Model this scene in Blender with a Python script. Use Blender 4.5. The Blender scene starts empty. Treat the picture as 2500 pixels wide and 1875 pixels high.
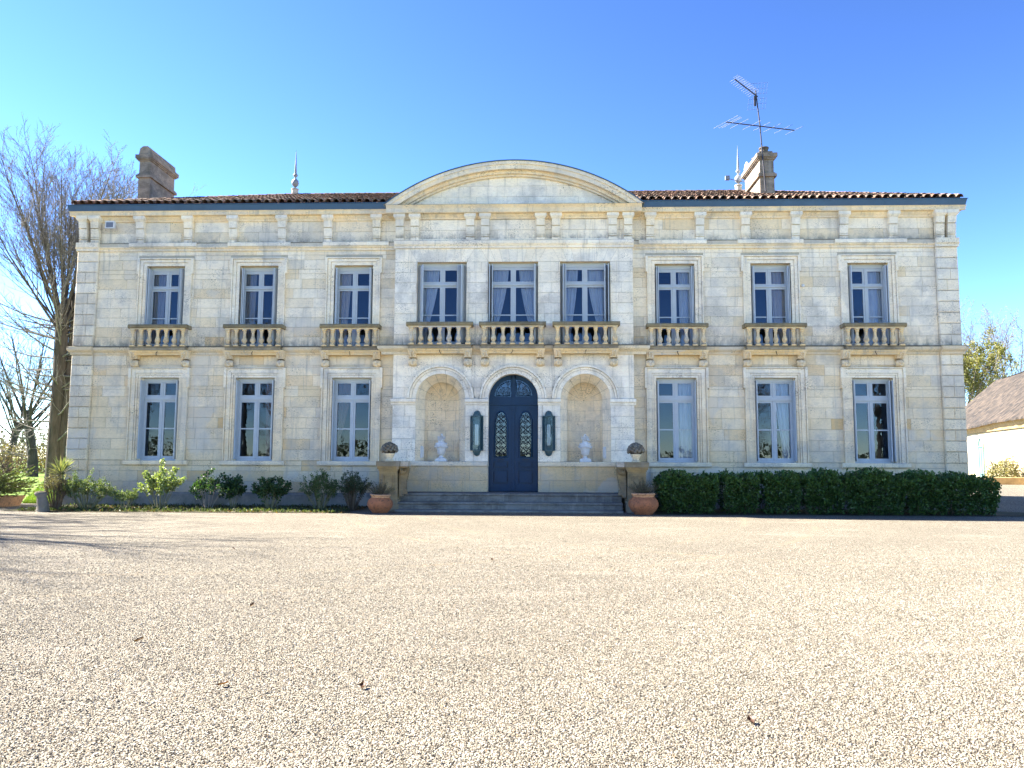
import bpy, math, random
import numpy as np
from mathutils import Vector, Matrix

# ------------------------------------------------------------------ camera, sky, sun, exposure
scene = bpy.context.scene
PI = math.pi
cam_d = bpy.data.cameras.new("camera"); cam = bpy.data.objects.new("camera", cam_d)
scene.collection.objects.link(cam); scene.camera = cam
cam_d.sensor_width = 36.0; cam_d.lens = 36.0 * 1889 / 2500; cam_d.clip_start = 0.1; cam_d.clip_end = 3000
yaw, pitch, roll = math.radians(2.0), math.radians(5.53), math.radians(0.22)
fwd = Vector((-math.sin(yaw)*math.cos(pitch), math.cos(yaw)*math.cos(pitch), math.sin(pitch)))
rgt = Vector((math.cos(yaw), math.sin(yaw), 0)); upv = rgt.cross(fwd)
r2 = rgt*math.cos(roll) + upv*math.sin(roll); u2 = upv*math.cos(roll) - rgt*math.sin(roll)
cam.matrix_world = Matrix(((r2.x, u2.x, -fwd.x, 0.771), (r2.y, u2.y, -fwd.y, -23.6), (r2.z, u2.z, -fwd.z, 1.55), (0, 0, 0, 1)))

SUN_EL, SUN_PHI = math.radians(40.7), math.radians(16.5)     # from the left, slightly behind the facade
S = Vector((-math.cos(SUN_EL)*math.cos(SUN_PHI), math.cos(SUN_EL)*math.sin(SUN_PHI), math.sin(SUN_EL)))
world = bpy.data.worlds.new("World"); scene.world = world; world.use_nodes = True
wn = world.node_tree; wn.nodes.clear()
sky = wn.nodes.new("ShaderNodeTexSky"); sky.sky_type = 'NISHITA'; sky.sun_disc = False
sky.sun_elevation = SUN_EL; sky.sun_rotation = math.atan2(S.x, S.y)
sky.air_density = 1.0; sky.dust_density = 0.0; sky.ozone_density = 3.0; sky.altitude = 1800
bg = wn.nodes.new("ShaderNodeBackground"); bg.inputs[1].default_value = 0.05
wo = wn.nodes.new("ShaderNodeOutputWorld")
gm = wn.nodes.new("ShaderNodeGamma"); gm.inputs[1].default_value = 1.6      # deeper, more contrasty blue over the whole sky
wn.links.new(sky.outputs[0], gm.inputs[0]); mu = wn.nodes.new("ShaderNodeMix"); mu.data_type = 'RGBA'; mu.blend_type = 'MULTIPLY'; mu.inputs[0].default_value = 1.0; mu.inputs[7].default_value = (0.49, 0.475, 0.485, 1)
wn.links.new(gm.outputs[0], mu.inputs[6]); wn.links.new(mu.outputs[2], bg.inputs[0]); wn.links.new(bg.outputs[0], wo.inputs[0])
sun_d = bpy.data.lights.new("sun", 'SUN'); sun_d.energy = 5.0; sun_d.angle = math.radians(0.53); sun_d.color = (1.0, 0.93, 0.82)
sun = bpy.data.objects.new("sun", sun_d); scene.collection.objects.link(sun)
sun.rotation_euler = S.to_track_quat('Z', 'Y').to_euler()
vs = scene.view_settings; scene.display_settings.display_device = 'sRGB'
vs.view_transform = 'Standard'; vs.look = 'None'; vs.gamma = 1.0; vs.use_curve_mapping = False; vs.exposure = 2.88
scene.cycles.max_bounces = 6; scene.cycles.transparent_max_bounces = 12

GZ = 0.09                       # level of the gravel court
C = scene.collection
rnd = random.Random(7)

# ------------------------------------------------------------------ helpers
class MB:
    def __init__(s): s.v = []; s.f = []; s.t = []; s.sm = []
    def face(s, pts, tint=None, smooth=False):
        n = len(s.v); s.v += [tuple(p) for p in pts]; s.f.append(tuple(range(n, n+len(pts)))); s.t.append(tint); s.sm.append(smooth)
    def grid(s, rows, tint=None, smooth=True, closed=False):
        n = len(s.v); m = len(rows[0])
        for r in rows: s.v += [tuple(p) for p in r]
        for i in range(len(rows)-1):
            for j in range(m if closed else m-1):
                k = (j+1) % m
                s.f.append((n+i*m+j, n+i*m+k, n+(i+1)*m+k, n+(i+1)*m+j)); s.t.append(tint); s.sm.append(smooth)
    def box(s, x0, x1, y0, y1, z0, z1, tint=None, rot=None, piv=None):
        c = [(x0,y0,z0),(x1,y0,z0),(x1,y1,z0),(x0,y1,z0),(x0,y0,z1),(x1,y0,z1),(x1,y1,z1),(x0,y1,z1)]
        if rot is not None:
            ca, sa = math.cos(rot), math.sin(rot); px, py = piv
            c = [(px+(a-px)*ca-(b-py)*sa, py+(a-px)*sa+(b-py)*ca, z) for a, b, z in c]
        n = len(s.v); s.v += c
        for q in ((0,3,2,1),(4,5,6,7),(0,1,5,4),(1,2,6,5),(2,3,7,6),(3,0,4,7)):
            s.f.append(tuple(n+i for i in q)); s.t.append(tint); s.sm.append(False)
    def block(s, x0, x1, z0, z1, yf, yb, ch, tint=None):   # chamfered stone facing -Y
        n = len(s.v)
        s.v += [(x0,yb,z0),(x1,yb,z0),(x1,yb,z1),(x0,yb,z1),(x0,yf+ch,z0),(x1,yf+ch,z0),(x1,yf+ch,z1),(x0,yf+ch,z1),
                (x0+ch,yf,z0+ch),(x1-ch,yf,z0+ch),(x1-ch,yf,z1-ch),(x0+ch,yf,z1-ch)]
        for q in ((8,9,10,11),(4,5,9,8),(5,6,10,9),(6,7,11,10),(7,4,8,11),(0,1,5,4),(1,2,6,5),(2,3,7,6),(3,0,4,7)):
            s.f.append(tuple(n+i for i in q)); s.t.append(tint); s.sm.append(False)
    def prism(s, poly, y0, y1, tint=None):                 # polygon in XZ, extruded in Y (y0 front)
        m = len(poly)
        s.face([(x,y0,z) for x, z in poly], tint); s.face([(x,y1,z) for x, z in reversed(poly)], tint)
        for i in range(m):
            a, b = poly[i], poly[(i+1) % m]
            s.face([(a[0],y1,a[1]),(b[0],y1,b[1]),(b[0],y0,b[1]),(a[0],y0,a[1])], tint)
    def profx(s, prof, x0, x1, tint=None, f0=0, f1=0):      # profile (y,z) extruded along X; f = mitre flare per -y
        a = [(x0+f0*p[0], p[0], p[1]) for p in prof]; b = [(x1+f1*p[0], p[0], p[1]) for p in prof]
        m = len(prof)
        for i in range(m):
            j = (i+1) % m; s.face([a[i], a[j], b[j], b[i]], tint)
        s.face(list(reversed(a)), tint); s.face(b, tint)
    def lathe(s, prof, cx, cy, n=16, tint=None, smooth=True, z0=0):
        rows = [[(cx+r*math.cos(2*PI*k/n), cy+r*math.sin(2*PI*k/n), z+z0) for k in range(n)] for r, z in prof]
        s.grid(rows, tint, smooth, True)
    def ball(s, c, r, nu=8, nv=5, tint=None, sz=1.0):
        prof = [(max(1e-4, r*math.sin(PI*i/nv)), -r*sz*math.cos(PI*i/nv)+c[2]) for i in range(nv+1)]
        s.lathe(prof, c[0], c[1], nu, tint)
    def tube(s, pts, rad, n=4, tint=None, smooth=True):
        pts = [Vector(p) for p in pts]; rows = []
        up = Vector((0.31, 0.17, 0.93))
        for i, p in enumerate(pts):
            d = (pts[min(i+1, len(pts)-1)] - pts[max(i-1, 0)])
            if d.length < 1e-9: d = Vector((0,0,1))
            d.normalize()
            a = d.cross(up)
            if a.length < 1e-3: a = d.cross(Vector((1,0,0)))
            a.normalize(); b = d.cross(a); r = rad[i] if hasattr(rad, '__len__') else rad
            rows.append([p + a*(r*math.cos(2*PI*k/n)) + b*(r*math.sin(2*PI*k/n)) for k in range(n)])
        s.grid(rows, tint, smooth, True)
    def build(s, name, mat, parent=None, bevel=None):
        me = bpy.data.meshes.new(name); me.from_pydata(s.v, [], s.f)
        if any(s.sm): me.polygons.foreach_set("use_smooth", s.sm)
        if any(t is not None for t in s.t):
            a = me.attributes.new("tint", 'FLOAT_COLOR', 'FACE')
            arr = np.ones((len(s.f), 4), np.float32)
            for i, t in enumerate(s.t):
                if t is not None: arr[i, :3] = t
            a.data.foreach_set("color", arr.ravel())
        me.materials.append(mat); me.update()
        o = bpy.data.objects.new(name, me); C.objects.link(o)
        if parent is not None: o.parent = parent
        return o

def tag(o, label, cat, group=None, kind=None):
    if label: o["label"] = label
    if cat: o["category"] = cat
    if group: o["group"] = group
    if kind: o["kind"] = kind
    return o
def empty(name, loc, parent=None, rz=0):
    o = bpy.data.objects.new(name, None); o.empty_display_size = 0.2; C.objects.link(o)
    o.location = loc; o.rotation_euler = (0, 0, rz)
    if parent is not None: o.parent = parent
    return o
def copy_tree(o, parent=None):
    c = o.copy(); C.objects.link(c); c.parent = parent
    for ch in list(o.children): copy_tree(ch, c)
    return c
def jit(t, a=0.06):
    k = 1 + rnd.uniform(-a, a); w = rnd.uniform(-a, a)*0.35
    return (t[0]*k*(1+w), t[1]*k, t[2]*k*(1-w))

# ------------------------------------------------------------------ materials
def newmat(name):
    m = bpy.data.materials.new(name); m.use_nodes = True; nt = m.node_tree; nt.nodes.clear()
    o = nt.nodes.new("ShaderNodeOutputMaterial"); b = nt.nodes.new("ShaderNodeBsdfPrincipled"); nt.links.new(b.outputs[0], o.inputs[0])
    return m, nt, b
def nd(nt, t, **kw):
    n = nt.nodes.new(t)
    for k, v in kw.items(): setattr(n, k, v)
    return n
def noise(nt, co, scale, detail=4, rough=0.55, mapscale=None):
    if mapscale:
        mp = nd(nt, "ShaderNodeMapping"); mp.inputs["Scale"].default_value = mapscale; nt.links.new(co, mp.inputs["Vector"]); co = mp.outputs[0]
    n = nd(nt, "ShaderNodeTexNoise"); n.inputs["Scale"].default_value = scale; n.inputs["Detail"].default_value = detail; n.inputs["Roughness"].default_value = rough
    nt.links.new(co, n.inputs["Vector"]); return n.outputs["Fac"]
def ramp(nt, fac, stops):
    r = nd(nt, "ShaderNodeValToRGB"); els = r.color_ramp.elements
    while len(els) < len(stops): els.new(0.5)
    for e, (p, c) in zip(els, stops): e.position = p; e.color = (c, c, c, 1) if not hasattr(c, '__len__') else (*c, 1)
    nt.links.new(fac, r.inputs[0]); return r.outputs[0]
def mix(nt, a, b, fac, mode='MIX'):
    n = nd(nt, "ShaderNodeMix", data_type='RGBA', blend_type=mode)
    for sock, v in ((n.inputs[0], fac), (n.inputs[6], a), (n.inputs[7], b)):
        if isinstance(v, (int, float)): sock.default_value = v
        elif isinstance(v, tuple): sock.default_value = (*v, 1)
        else: nt.links.new(v, sock)
    return n.outputs[2]
def math_(nt, op, a, b=None):
    n = nd(nt, "ShaderNodeMath", operation=op)
    for i, v in enumerate((a, b)):
        if v is None: continue
        if isinstance(v, (int, float)): n.inputs[i].default_value = v
        else: nt.links.new(v, n.inputs[i])
    return n.outputs[0]
def bump(nt, b, h, strength=0.3, dist=0.01):
    n = nd(nt, "ShaderNodeBump"); n.inputs["Strength"].default_value = strength; n.inputs["Distance"].default_value = dist
    nt.links.new(h, n.inputs["Height"]); nt.links.new(n.outputs[0], b.inputs["Normal"])

def stone_mat(name, grime=0.45, lichen=(0.12, 0.105, 0.075), topw=0.75, soot=0.5, streak=0.0, gcol=(0.42, 0.41, 0.39), cement=0.55):
    m, nt, b = newmat(name); L = nt.links
    co = nd(nt, "ShaderNodeNewGeometry").outputs["Position"]
    at = nd(nt, "ShaderNodeAttribute", attribute_name="tint").outputs["Color"]
    v1 = ramp(nt, noise(nt, co, 1.7, 6, 0.6), [(0.25, 0.88), (0.75, 1.12)])
    c = mix(nt, at, v1, 1.0, 'MULTIPLY')
    v2 = ramp(nt, noise(nt, co, 9.0, 5, 0.65, (1, 1, 2.4)), [(0.3, 0.88), (0.7, 1.1)])
    c = mix(nt, c, v2, 0.8, 'MULTIPLY')
    wn_ = ramp(nt, noise(nt, co, 0.9, 3), [(0.42, (1.03, 1.0, 0.94)), (0.62, (0.97, 0.99, 1.04))])
    c = mix(nt, c, wn_, 0.9, 'MULTIPLY')
    # grey weathering blotches and black pitting
    g1 = ramp(nt, noise(nt, co, 0.9, 8, 0.72), [(0.50, 0.0), (0.66, 1.0)])
    c = mix(nt, c, gcol, math_(nt, 'MULTIPLY', g1, grime))
    p1 = ramp(nt, noise(nt, co, 1.1, 5, 0.7, (1, 1, 1.3)), [(0.48, 0.0), (0.64, 1.0)])
    p2 = ramp(nt, noise(nt, co, 20, 4, 0.75, (1, 1, 1.8)), [(0.53, 0.0), (0.62, 1.0)])
    c = mix(nt, c, (0.15, 0.14, 0.125), math_(nt, 'MULTIPLY', math_(nt, 'MULTIPLY', p1, p2), soot))
    q1 = ramp(nt, noise(nt, co, 55, 2, 0.6), [(0.66, 0.0), (0.72, 1.0)])
    c = mix(nt, c, (0.20, 0.18, 0.155), math_(nt, 'MULTIPLY', q1, soot*0.8))
    cp = ramp(nt, noise(nt, co, 0.55, 4, 0.5), [(0.60, 0.0), (0.63, 1.0)])
    c = mix(nt, c, (0.60, 0.585, 0.56), math_(nt, 'MULTIPLY', cp, cement))
    if streak:
        k1 = ramp(nt, noise(nt, co, 2.2, 6, 0.75, (1, 1, 2.2)), [(0.42, 0.0), (0.58, 1.0)])
        c = mix(nt, c, (0.06, 0.058, 0.055), math_(nt, 'MULTIPLY', k1, streak))
    c = mix(nt, c, (1.06, 0.995, 0.88), 1.0, 'MULTIPLY')
    # run-off streaks, splash grime above ledges, greyer, darker foot of the wall
    sx = ramp(nt, noise(nt, co, 1.0, 5, 0.7, (5.5, 5.5, 0.30)), [(0.55, 0.0), (0.70, 1.0)])
    c = mix(nt, c, (0.33, 0.31, 0.275), math_(nt, 'MULTIPLY', sx, 0.5))
    px_ = nd(nt, "ShaderNodeSeparateXYZ"); L.new(co, px_.inputs[0]); zz = px_.outputs[2]
    def zband(z0, z1, w):
        mr = nd(nt, "ShaderNodeMapRange"); mr.inputs[1].default_value = z0; mr.inputs[2].default_value = z1; mr.inputs[3].default_value = w; mr.inputs[4].default_value = 0.0; L.new(zz, mr.inputs[0])
        return math_(nt, 'MULTIPLY', mr.outputs[0], math_(nt, 'GREATER_THAN', zz, z0-0.001))
    gz = math_(nt, 'ADD', math_(nt, 'MULTIPLY', zband(5.0, 5.40, 1.0), math_(nt, 'LESS_THAN', zz, 5.4)), math_(nt, 'MULTIPLY', zband(8.3, 8.55, 0.9), math_(nt, 'LESS_THAN', zz, 8.55)))
    gz = math_(nt, 'MULTIPLY', gz, ramp(nt, noise(nt, co, 4.5, 6, 0.7, (1, 1, 0.6)), [(0.40, 0.0), (0.60, 1.0)]))
    c = mix(nt, c, (0.19, 0.18, 0.16), math_(nt, 'MULTIPLY', gz, 0.85))
    foot_grey = math_(nt, 'MULTIPLY', zband(-0.2, 1.3, 1.0), ramp(nt, noise(nt, co, 1.7, 5, 0.65), [(0.35, 0.2), (0.65, 1.0)]))
    c = mix(nt, c, (0.27, 0.275, 0.25), math_(nt, 'MULTIPLY', foot_grey, 0.75))
    # dirt lying on upward faces
    nz = nd(nt, "ShaderNodeSeparateXYZ"); L.new(nd(nt, "ShaderNodeNewGeometry").outputs["Normal"], nz.inputs[0])
    up = ramp(nt, nz.outputs[2], [(0.55, 0.0), (0.85, 1.0)])
    upn = math_(nt, 'MULTIPLY', up, ramp(nt, noise(nt, co, 5, 4), [(0.3, 0.5), (0.6, 1.0)]))
    c = mix(nt, c, lichen, math_(nt, 'MULTIPLY', upn, topw))
    L.new(c, b.inputs["Base Color"]); b.inputs["Roughness"].default_value = 0.93; b.inputs["Specular IOR Level"].default_value = 0.15
    h = math_(nt, 'ADD', noise(nt, co, 34, 5, 0.7), math_(nt, 'MULTIPLY', noise(nt, co, 5, 4), 1.5))
    bump(nt, b, h, 0.4, 0.012)
    return m
M = {}
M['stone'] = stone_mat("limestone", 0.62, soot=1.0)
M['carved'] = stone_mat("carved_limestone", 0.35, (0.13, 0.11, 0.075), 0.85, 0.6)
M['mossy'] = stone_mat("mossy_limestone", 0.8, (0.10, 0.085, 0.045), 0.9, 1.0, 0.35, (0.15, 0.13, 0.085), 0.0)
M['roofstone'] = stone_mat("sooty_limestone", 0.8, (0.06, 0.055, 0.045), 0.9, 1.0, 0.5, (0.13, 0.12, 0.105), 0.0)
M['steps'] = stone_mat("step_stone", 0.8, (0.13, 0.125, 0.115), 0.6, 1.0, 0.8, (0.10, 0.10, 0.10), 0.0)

def simple(name, col, rough=0.6, var=0.12, nscale=6, metallic=0, bumps=0.0, spec=0.4, tint=False):
    m, nt, b = newmat(name)
    co = nd(nt, "ShaderNodeTexCoord").outputs["Object"]
    v = ramp(nt, noise(nt, co, nscale, 5, 0.6), [(0.25, 1-var), (0.75, 1+var)])
    base = col
    if tint: base = mix(nt, nd(nt, "ShaderNodeAttribute", attribute_name="tint").outputs["Color"], col, 1.0, 'MULTIPLY')
    c = mix(nt, base, v, 1.0, 'MULTIPLY')
    nt.links.new(c, b.inputs["Base Color"]); b.inputs["Roughness"].default_value = rough; b.inputs["Metallic"].default_value = metallic
    b.inputs["Specular IOR Level"].default_value = spec
    if bumps: bump(nt, b, noise(nt, co, nscale*6, 4), bumps, 0.01)
    return m
M['paint'] = simple("grey_blue_paint", (0.47, 0.505, 0.525), 0.45, 0.07, 4)
M['door'] = simple("dark_blue_paint", (0.005, 0.032, 0.075), 0.4, 0.15, 3, spec=0.25)
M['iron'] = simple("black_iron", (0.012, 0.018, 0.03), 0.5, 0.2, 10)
M['zinc'] = simple("blue_grey_zinc", (0.045, 0.10, 0.165), 0.45, 0.15, 2)
M['lantern'] = simple("green_blue_metal", (0.04, 0.085, 0.10), 0.4, 0.15, 8)
M['rust'] = simple("rusty_iron", (0.06, 0.03, 0.02), 0.8, 0.3, 20)
M['alu'] = simple("aluminium", (0.17, 0.19, 0.23), 0.6, 0.05, 10, 0.0, spec=0.2)
M['dullalu'] = simple("dull_aluminium", (0.10, 0.14, 0.24), 0.7, 0.05, 10, spec=0.1)
M['darkpole'] = simple("dark_pole", (0.03, 0.028, 0.035), 0.5, 0.2, 10)
M['whitepl'] = simple("white_plastic", (0.7, 0.7, 0.68), 0.5, 0.06, 5)
M['plaster'] = simple("white_plaster", (0.66, 0.65, 0.63), 0.85, 0.18, 14, 0, 0.3, 0.2)
M['curtain'] = simple("curtain_cloth", (0.62, 0.62, 0.62), 0.9, 0.08, 3, spec=0.1, tint=True)
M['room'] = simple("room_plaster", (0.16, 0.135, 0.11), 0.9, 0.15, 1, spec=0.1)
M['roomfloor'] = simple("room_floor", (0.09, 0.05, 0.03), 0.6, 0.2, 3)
def barkmat(name, col):
    m, nt, b = newmat(name); co = nd(nt, "ShaderNodeTexCoord").outputs["Object"]
    n1 = noise(nt, co, 9, 6, 0.7, (1, 1, 0.14)); n2 = noise(nt, co, 1.5, 4)
    c = mix(nt, col, ramp(nt, n1, [(0.3, 0.55), (0.7, 1.3)]), 1.0, 'MULTIPLY'); c = mix(nt, c, ramp(nt, n2, [(0.3, (0.85, 0.9, 0.85)), (0.7, (1.1, 1.05, 1.0))]), 1.0, 'MULTIPLY')
    nt.links.new(c, b.inputs["Base Color"]); b.inputs["Roughness"].default_value = 0.95; b.inputs["Specular IOR Level"].default_value = 0.1
    bump(nt, b, n1, 0.9, 0.05); return m
M['bark'] = barkmat("bark", (0.09, 0.077, 0.068)); M['twigbark'] = barkmat("twig_bark", (0.20, 0.185, 0.175))
M['bark2'] = simple("pale_bark", (0.25, 0.215, 0.18), 0.95, 0.3, 7, 0, 0.5, 0.1)
M['stem'] = simple("green_stems", (0.20, 0.19, 0.10), 0.8, 0.2, 9, spec=0.2)
M['drystem'] = simple("dry_stems", (0.13, 0.10, 0.07), 0.9, 0.2, 9, spec=0.1)
def leafmat(name, trans=0.35, rough=0.5):
    m, nt, b = newmat(name)
    at = nd(nt, "ShaderNodeAttribute", attribute_name="tint").outputs["Color"]
    nt.links.new(at, b.inputs["Base Color"]); b.inputs["Roughness"].default_value = rough; b.inputs["Specular IOR Level"].default_value = 0.35
    tr = nd(nt, "ShaderNodeBsdfTranslucent"); nt.links.new(mix(nt, at, (1.2, 1.25, 0.5), 1.0, 'MULTIPLY'), tr.inputs[0])
    mx = nd(nt, "ShaderNodeMixShader"); mx.inputs[0].default_value = trans
    nt.links.new(b.outputs[0], mx.inputs[1]); nt.links.new(tr.outputs[0], mx.inputs[2])
    nt.links.new(mx.outputs[0], [n for n in nt.nodes if n.type == 'OUTPUT_MATERIAL'][0].inputs[0])
    return m
M['leaf'] = leafmat("leaf")
M['glossleaf'] = leafmat("glossy_leaf", 0.2, 0.35)
def glassmat(name, ior=1.62, tint=(0.80, 0.86, 0.93), rough=0.0):
    m = bpy.data.materials.new(name); m.use_nodes = True; nt = m.node_tree; nt.nodes.clear()
    o = nd(nt, "ShaderNodeOutputMaterial"); t = nd(nt, "ShaderNodeBsdfTransparent"); t.inputs[0].default_value = (*tint, 1)
    g = nd(nt, "ShaderNodeBsdfGlossy"); g.inputs["Roughness"].default_value = rough; g.inputs[0].default_value = (0.62, 0.78, 1, 1)
    fr = nd(nt, "ShaderNodeFresnel"); fr.inputs[0].default_value = ior
    co = nd(nt, "ShaderNodeNewGeometry").outputs["Position"]
    bp = nd(nt, "ShaderNodeBump"); bp.inputs["Strength"].default_value = 0.05; bp.inputs["Distance"].default_value = 0.02
    nt.links.new(noise(nt, co, 2.5, 2), bp.inputs["Height"]); nt.links.new(bp.outputs[0], g.inputs["Normal"])
    mx = nd(nt, "ShaderNodeMixShader"); nt.links.new(fr.outputs[0], mx.inputs[0]); nt.links.new(t.outputs[0], mx.inputs[1]); nt.links.new(g.outputs[0], mx.inputs[2])
    nt.links.new(mx.outputs[0], o.inputs[0]); return m
M['glass'] = glassmat("window_glass")
M['lampglass'] = glassmat("lantern_glass", 1.5, (0.8, 0.88, 0.9))
def terracotta(name, col):
    m, nt, b = newmat(name); co = nd(nt, "ShaderNodeTexCoord").outputs["Object"]
    v = ramp(nt, noise(nt, co, 5, 6, 0.65), [(0.3, 0.7), (0.7, 1.2)])
    c = mix(nt, col, v, 1.0, 'MULTIPLY')
    c = mix(nt, c, (0.05, 0.03, 0.025), math_(nt, 'MULTIPLY', ramp(nt, noise(nt, co, 16, 4, 0.7), [(0.52, 0), (0.65, 1)]), 0.7))
    nt.links.new(c, b.inputs["Base Color"]); b.inputs["Roughness"].default_value = 0.8
    bump(nt, b, noise(nt, co, 40, 3), 0.2, 0.01); return m
M['terra'] = terracotta("terracotta", (0.36, 0.13, 0.05))
M['terra2'] = terracotta("pale_terracotta", (0.52, 0.29, 0.15))
def tilemat():
    m, nt, b = newmat("canal_tile_clay"); co = nd(nt, "ShaderNodeNewGeometry").outputs["Position"]
    at = nd(nt, "ShaderNodeAttribute", attribute_name="tint").outputs["Color"]
    oi = nd(nt, "ShaderNodeObjectInfo").outputs["Random"]
    c = mix(nt, at, ramp(nt, oi, [(0, (0.75, 0.72, 0.7)), (0.5, (1, 1, 1)), (1, (1.35, 1.15, 1.0))]), 1.0, 'MULTIPLY')
    c = mix(nt, c, (0.07, 0.06, 0.05), ramp(nt, noise(nt, co, 9, 6, 0.7), [(0.42, 0), (0.62, 0.85)]))
    nt.links.new(c, b.inputs["Base Color"]); b.inputs["Roughness"].default_value = 0.9; b.inputs["Specular IOR Level"].default_value = 0.15
    bump(nt, b, noise(nt, co, 40, 4), 0.4, 0.01); return m
M['tile'] = tilemat()

def groundmat():
    m, nt, b = newmat("gravel"); co = nd(nt, "ShaderNodeNewGeometry").outputs["Position"]
    vo = nd(nt, "ShaderNodeTexVoronoi"); vo.inputs["Scale"].default_value = 85; nt.links.new(co, vo.inputs["Vector"])
    sp = nd(nt, "ShaderNodeSeparateColor"); nt.links.new(vo.outputs["Color"], sp.inputs[0])
    c = ramp(nt, sp.outputs[0], [(0.0, (0.08, 0.066, 0.048)), (0.3, (0.18, 0.158, 0.12)), (0.65, (0.28, 0.25, 0.193)), (1.0, (0.42, 0.38, 0.31))])
    gap = ramp(nt, vo.outputs["Distance"], [(0.30, 1.0), (0.72, 0.30)])
    c = mix(nt, c, gap, 1.0, 'MULTIPLY')
    big = ramp(nt, noise(nt, co, 0.35, 5, 0.6), [(0.3, 0.86), (0.7, 1.1)])
    c = mix(nt, c, big, 1.0, 'MULTIPLY')
    c = mix(nt, c, ramp(nt, noise(nt, co, 14, 6, 0.75), [(0.3, 0.82), (0.7, 1.2)]), 1.0, 'MULTIPLY')
    pat = ramp(nt, noise(nt, co, 1.3, 6, 0.65, (0.35, 1, 1)), [(0.56, 0.0), (0.72, 0.55)])
    c = mix(nt, c, (0.27, 0.235, 0.19), pat)
    for cx_, cy_, rr, ww in ((9.0, -1.5, 11.5, 0.13), (9.0, -1.5, 13.1, 0.13), (-6.0, -2.0, 12.0, 0.12), (-6.0, -2.0, 13.5, 0.12), (16.0, -16.0, 9.0, 0.14)):   # old wheel tracks
        vd = nd(nt, "ShaderNodeVectorMath", operation='DISTANCE'); nt.links.new(co, vd.inputs[0]); vd.inputs[1].default_value = (cx_, cy_, GZ)
        tr_ = math_(nt, 'SUBTRACT', 1.0, math_(nt, 'DIVIDE', math_(nt, 'ABSOLUTE', math_(nt, 'SUBTRACT', vd.outputs["Value"], rr)), ww))
        tr_ = math_(nt, 'MULTIPLY', math_(nt, 'MAXIMUM', tr_, 0.0), ramp(nt, noise(nt, co, 0.9, 4, 0.6), [(0.40, 0.0), (0.62, 0.8)]))
        c = mix(nt, c, (0.20, 0.165, 0.115), tr_)
    nt.links.new(c, b.inputs["Base Color"]); b.inputs["Roughness"].default_value = 0.95; b.inputs["Specular IOR Level"].default_value = 0.15
    inv = math_(nt, 'SUBTRACT', 1.0, vo.outputs["Distance"])
    h = math_(nt, 'ADD', math_(nt, 'MULTIPLY', inv, 1.0), math_(nt, 'MULTIPLY', noise(nt, co, 2.2, 4), 1.2))
    bump(nt, b, h, 0.9, 0.014)
    b2 = nd(nt, "ShaderNodeBump"); b2.inputs["Strength"].default_value = 0.5; b2.inputs["Distance"].default_value = 0.05
    nt.links.new(noise(nt, co, 2.6, 5, 0.6, (0.5, 1.4, 1)), b2.inputs["Height"])
    nt.links.new(b2.outputs[0], [n for n in nt.nodes if n.type == 'BUMP'][0].inputs["Normal"]); return m
M['gravel'] = groundmat()
def pebblemat():
    m, nt, b = newmat("pebble")
    oi = nd(nt, "ShaderNodeObjectInfo").outputs["Random"]
    c = ramp(nt, oi, [(0.0, (0.05, 0.042, 0.03)), (0.22, (0.13, 0.112, 0.084)), (0.6, (0.27, 0.242, 0.188)), (0.85, (0.43, 0.395, 0.325)), (1.0, (0.32, 0.22, 0.12))])
    nt.links.new(c, b.inputs["Base Color"]); b.inputs["Roughness"].default_value = 0.85; b.inputs["Specular IOR Level"].default_value = 0.2
    return m
M['pebble'] = pebblemat()
def lawnmat(name, ca, cb):
    m, nt, b = newmat(name); co = nd(nt, "ShaderNodeNewGeometry").outputs["Position"]
    c = ramp(nt, noise(nt, co, 1.2, 7, 0.7), [(0.3, ca), (0.7, cb)])
    c = mix(nt, c, ramp(nt, noise(nt, co, 30, 3, 0.7), [(0.3, 0.6), (0.7, 1.25)]), 1.0, 'MULTIPLY')
    nt.links.new(c, b.inputs["Base Color"]); b.inputs["Roughness"].default_value = 0.9; b.inputs["Specular IOR Level"].default_value = 0.1
    bump(nt, b, noise(nt, co, 40, 3), 0.8, 0.03); return m
M['lawn'] = lawnmat("lawn_grass", (0.075, 0.14, 0.02), (0.15, 0.23, 0.035))
M['soil'] = lawnmat("bed_soil", (0.05, 0.055, 0.025), (0.10, 0.085, 0.05))
M['barnwall'] = simple("cream_render", (0.42, 0.35, 0.23), 0.95, 0.12, 1.5, 0, 0.3, 0.1)
M['barntile'] = None

# ------------------------------------------------------------------ ground
def sheet(name, pts, z, mat, kind='structure'):
    mb = MB(); mb.face([(x, y, z) for x, y in pts]); o = mb.build(name, mat); o["kind"] = kind; return o
sheet("ground", [(-900,-900),(900,-900),(900,900),(-900,900)], GZ-0.02, M['lawn'])
sheet("gravel_court", [(-70,-60),(70,-60),(70,90),(13,90),(13,-0.2),(-13.6,-0.2),(-13.6,0.35),(-15.2,0.6),(-18,1.2),(-24,3),(-70,8)], GZ, M['gravel'])

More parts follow.
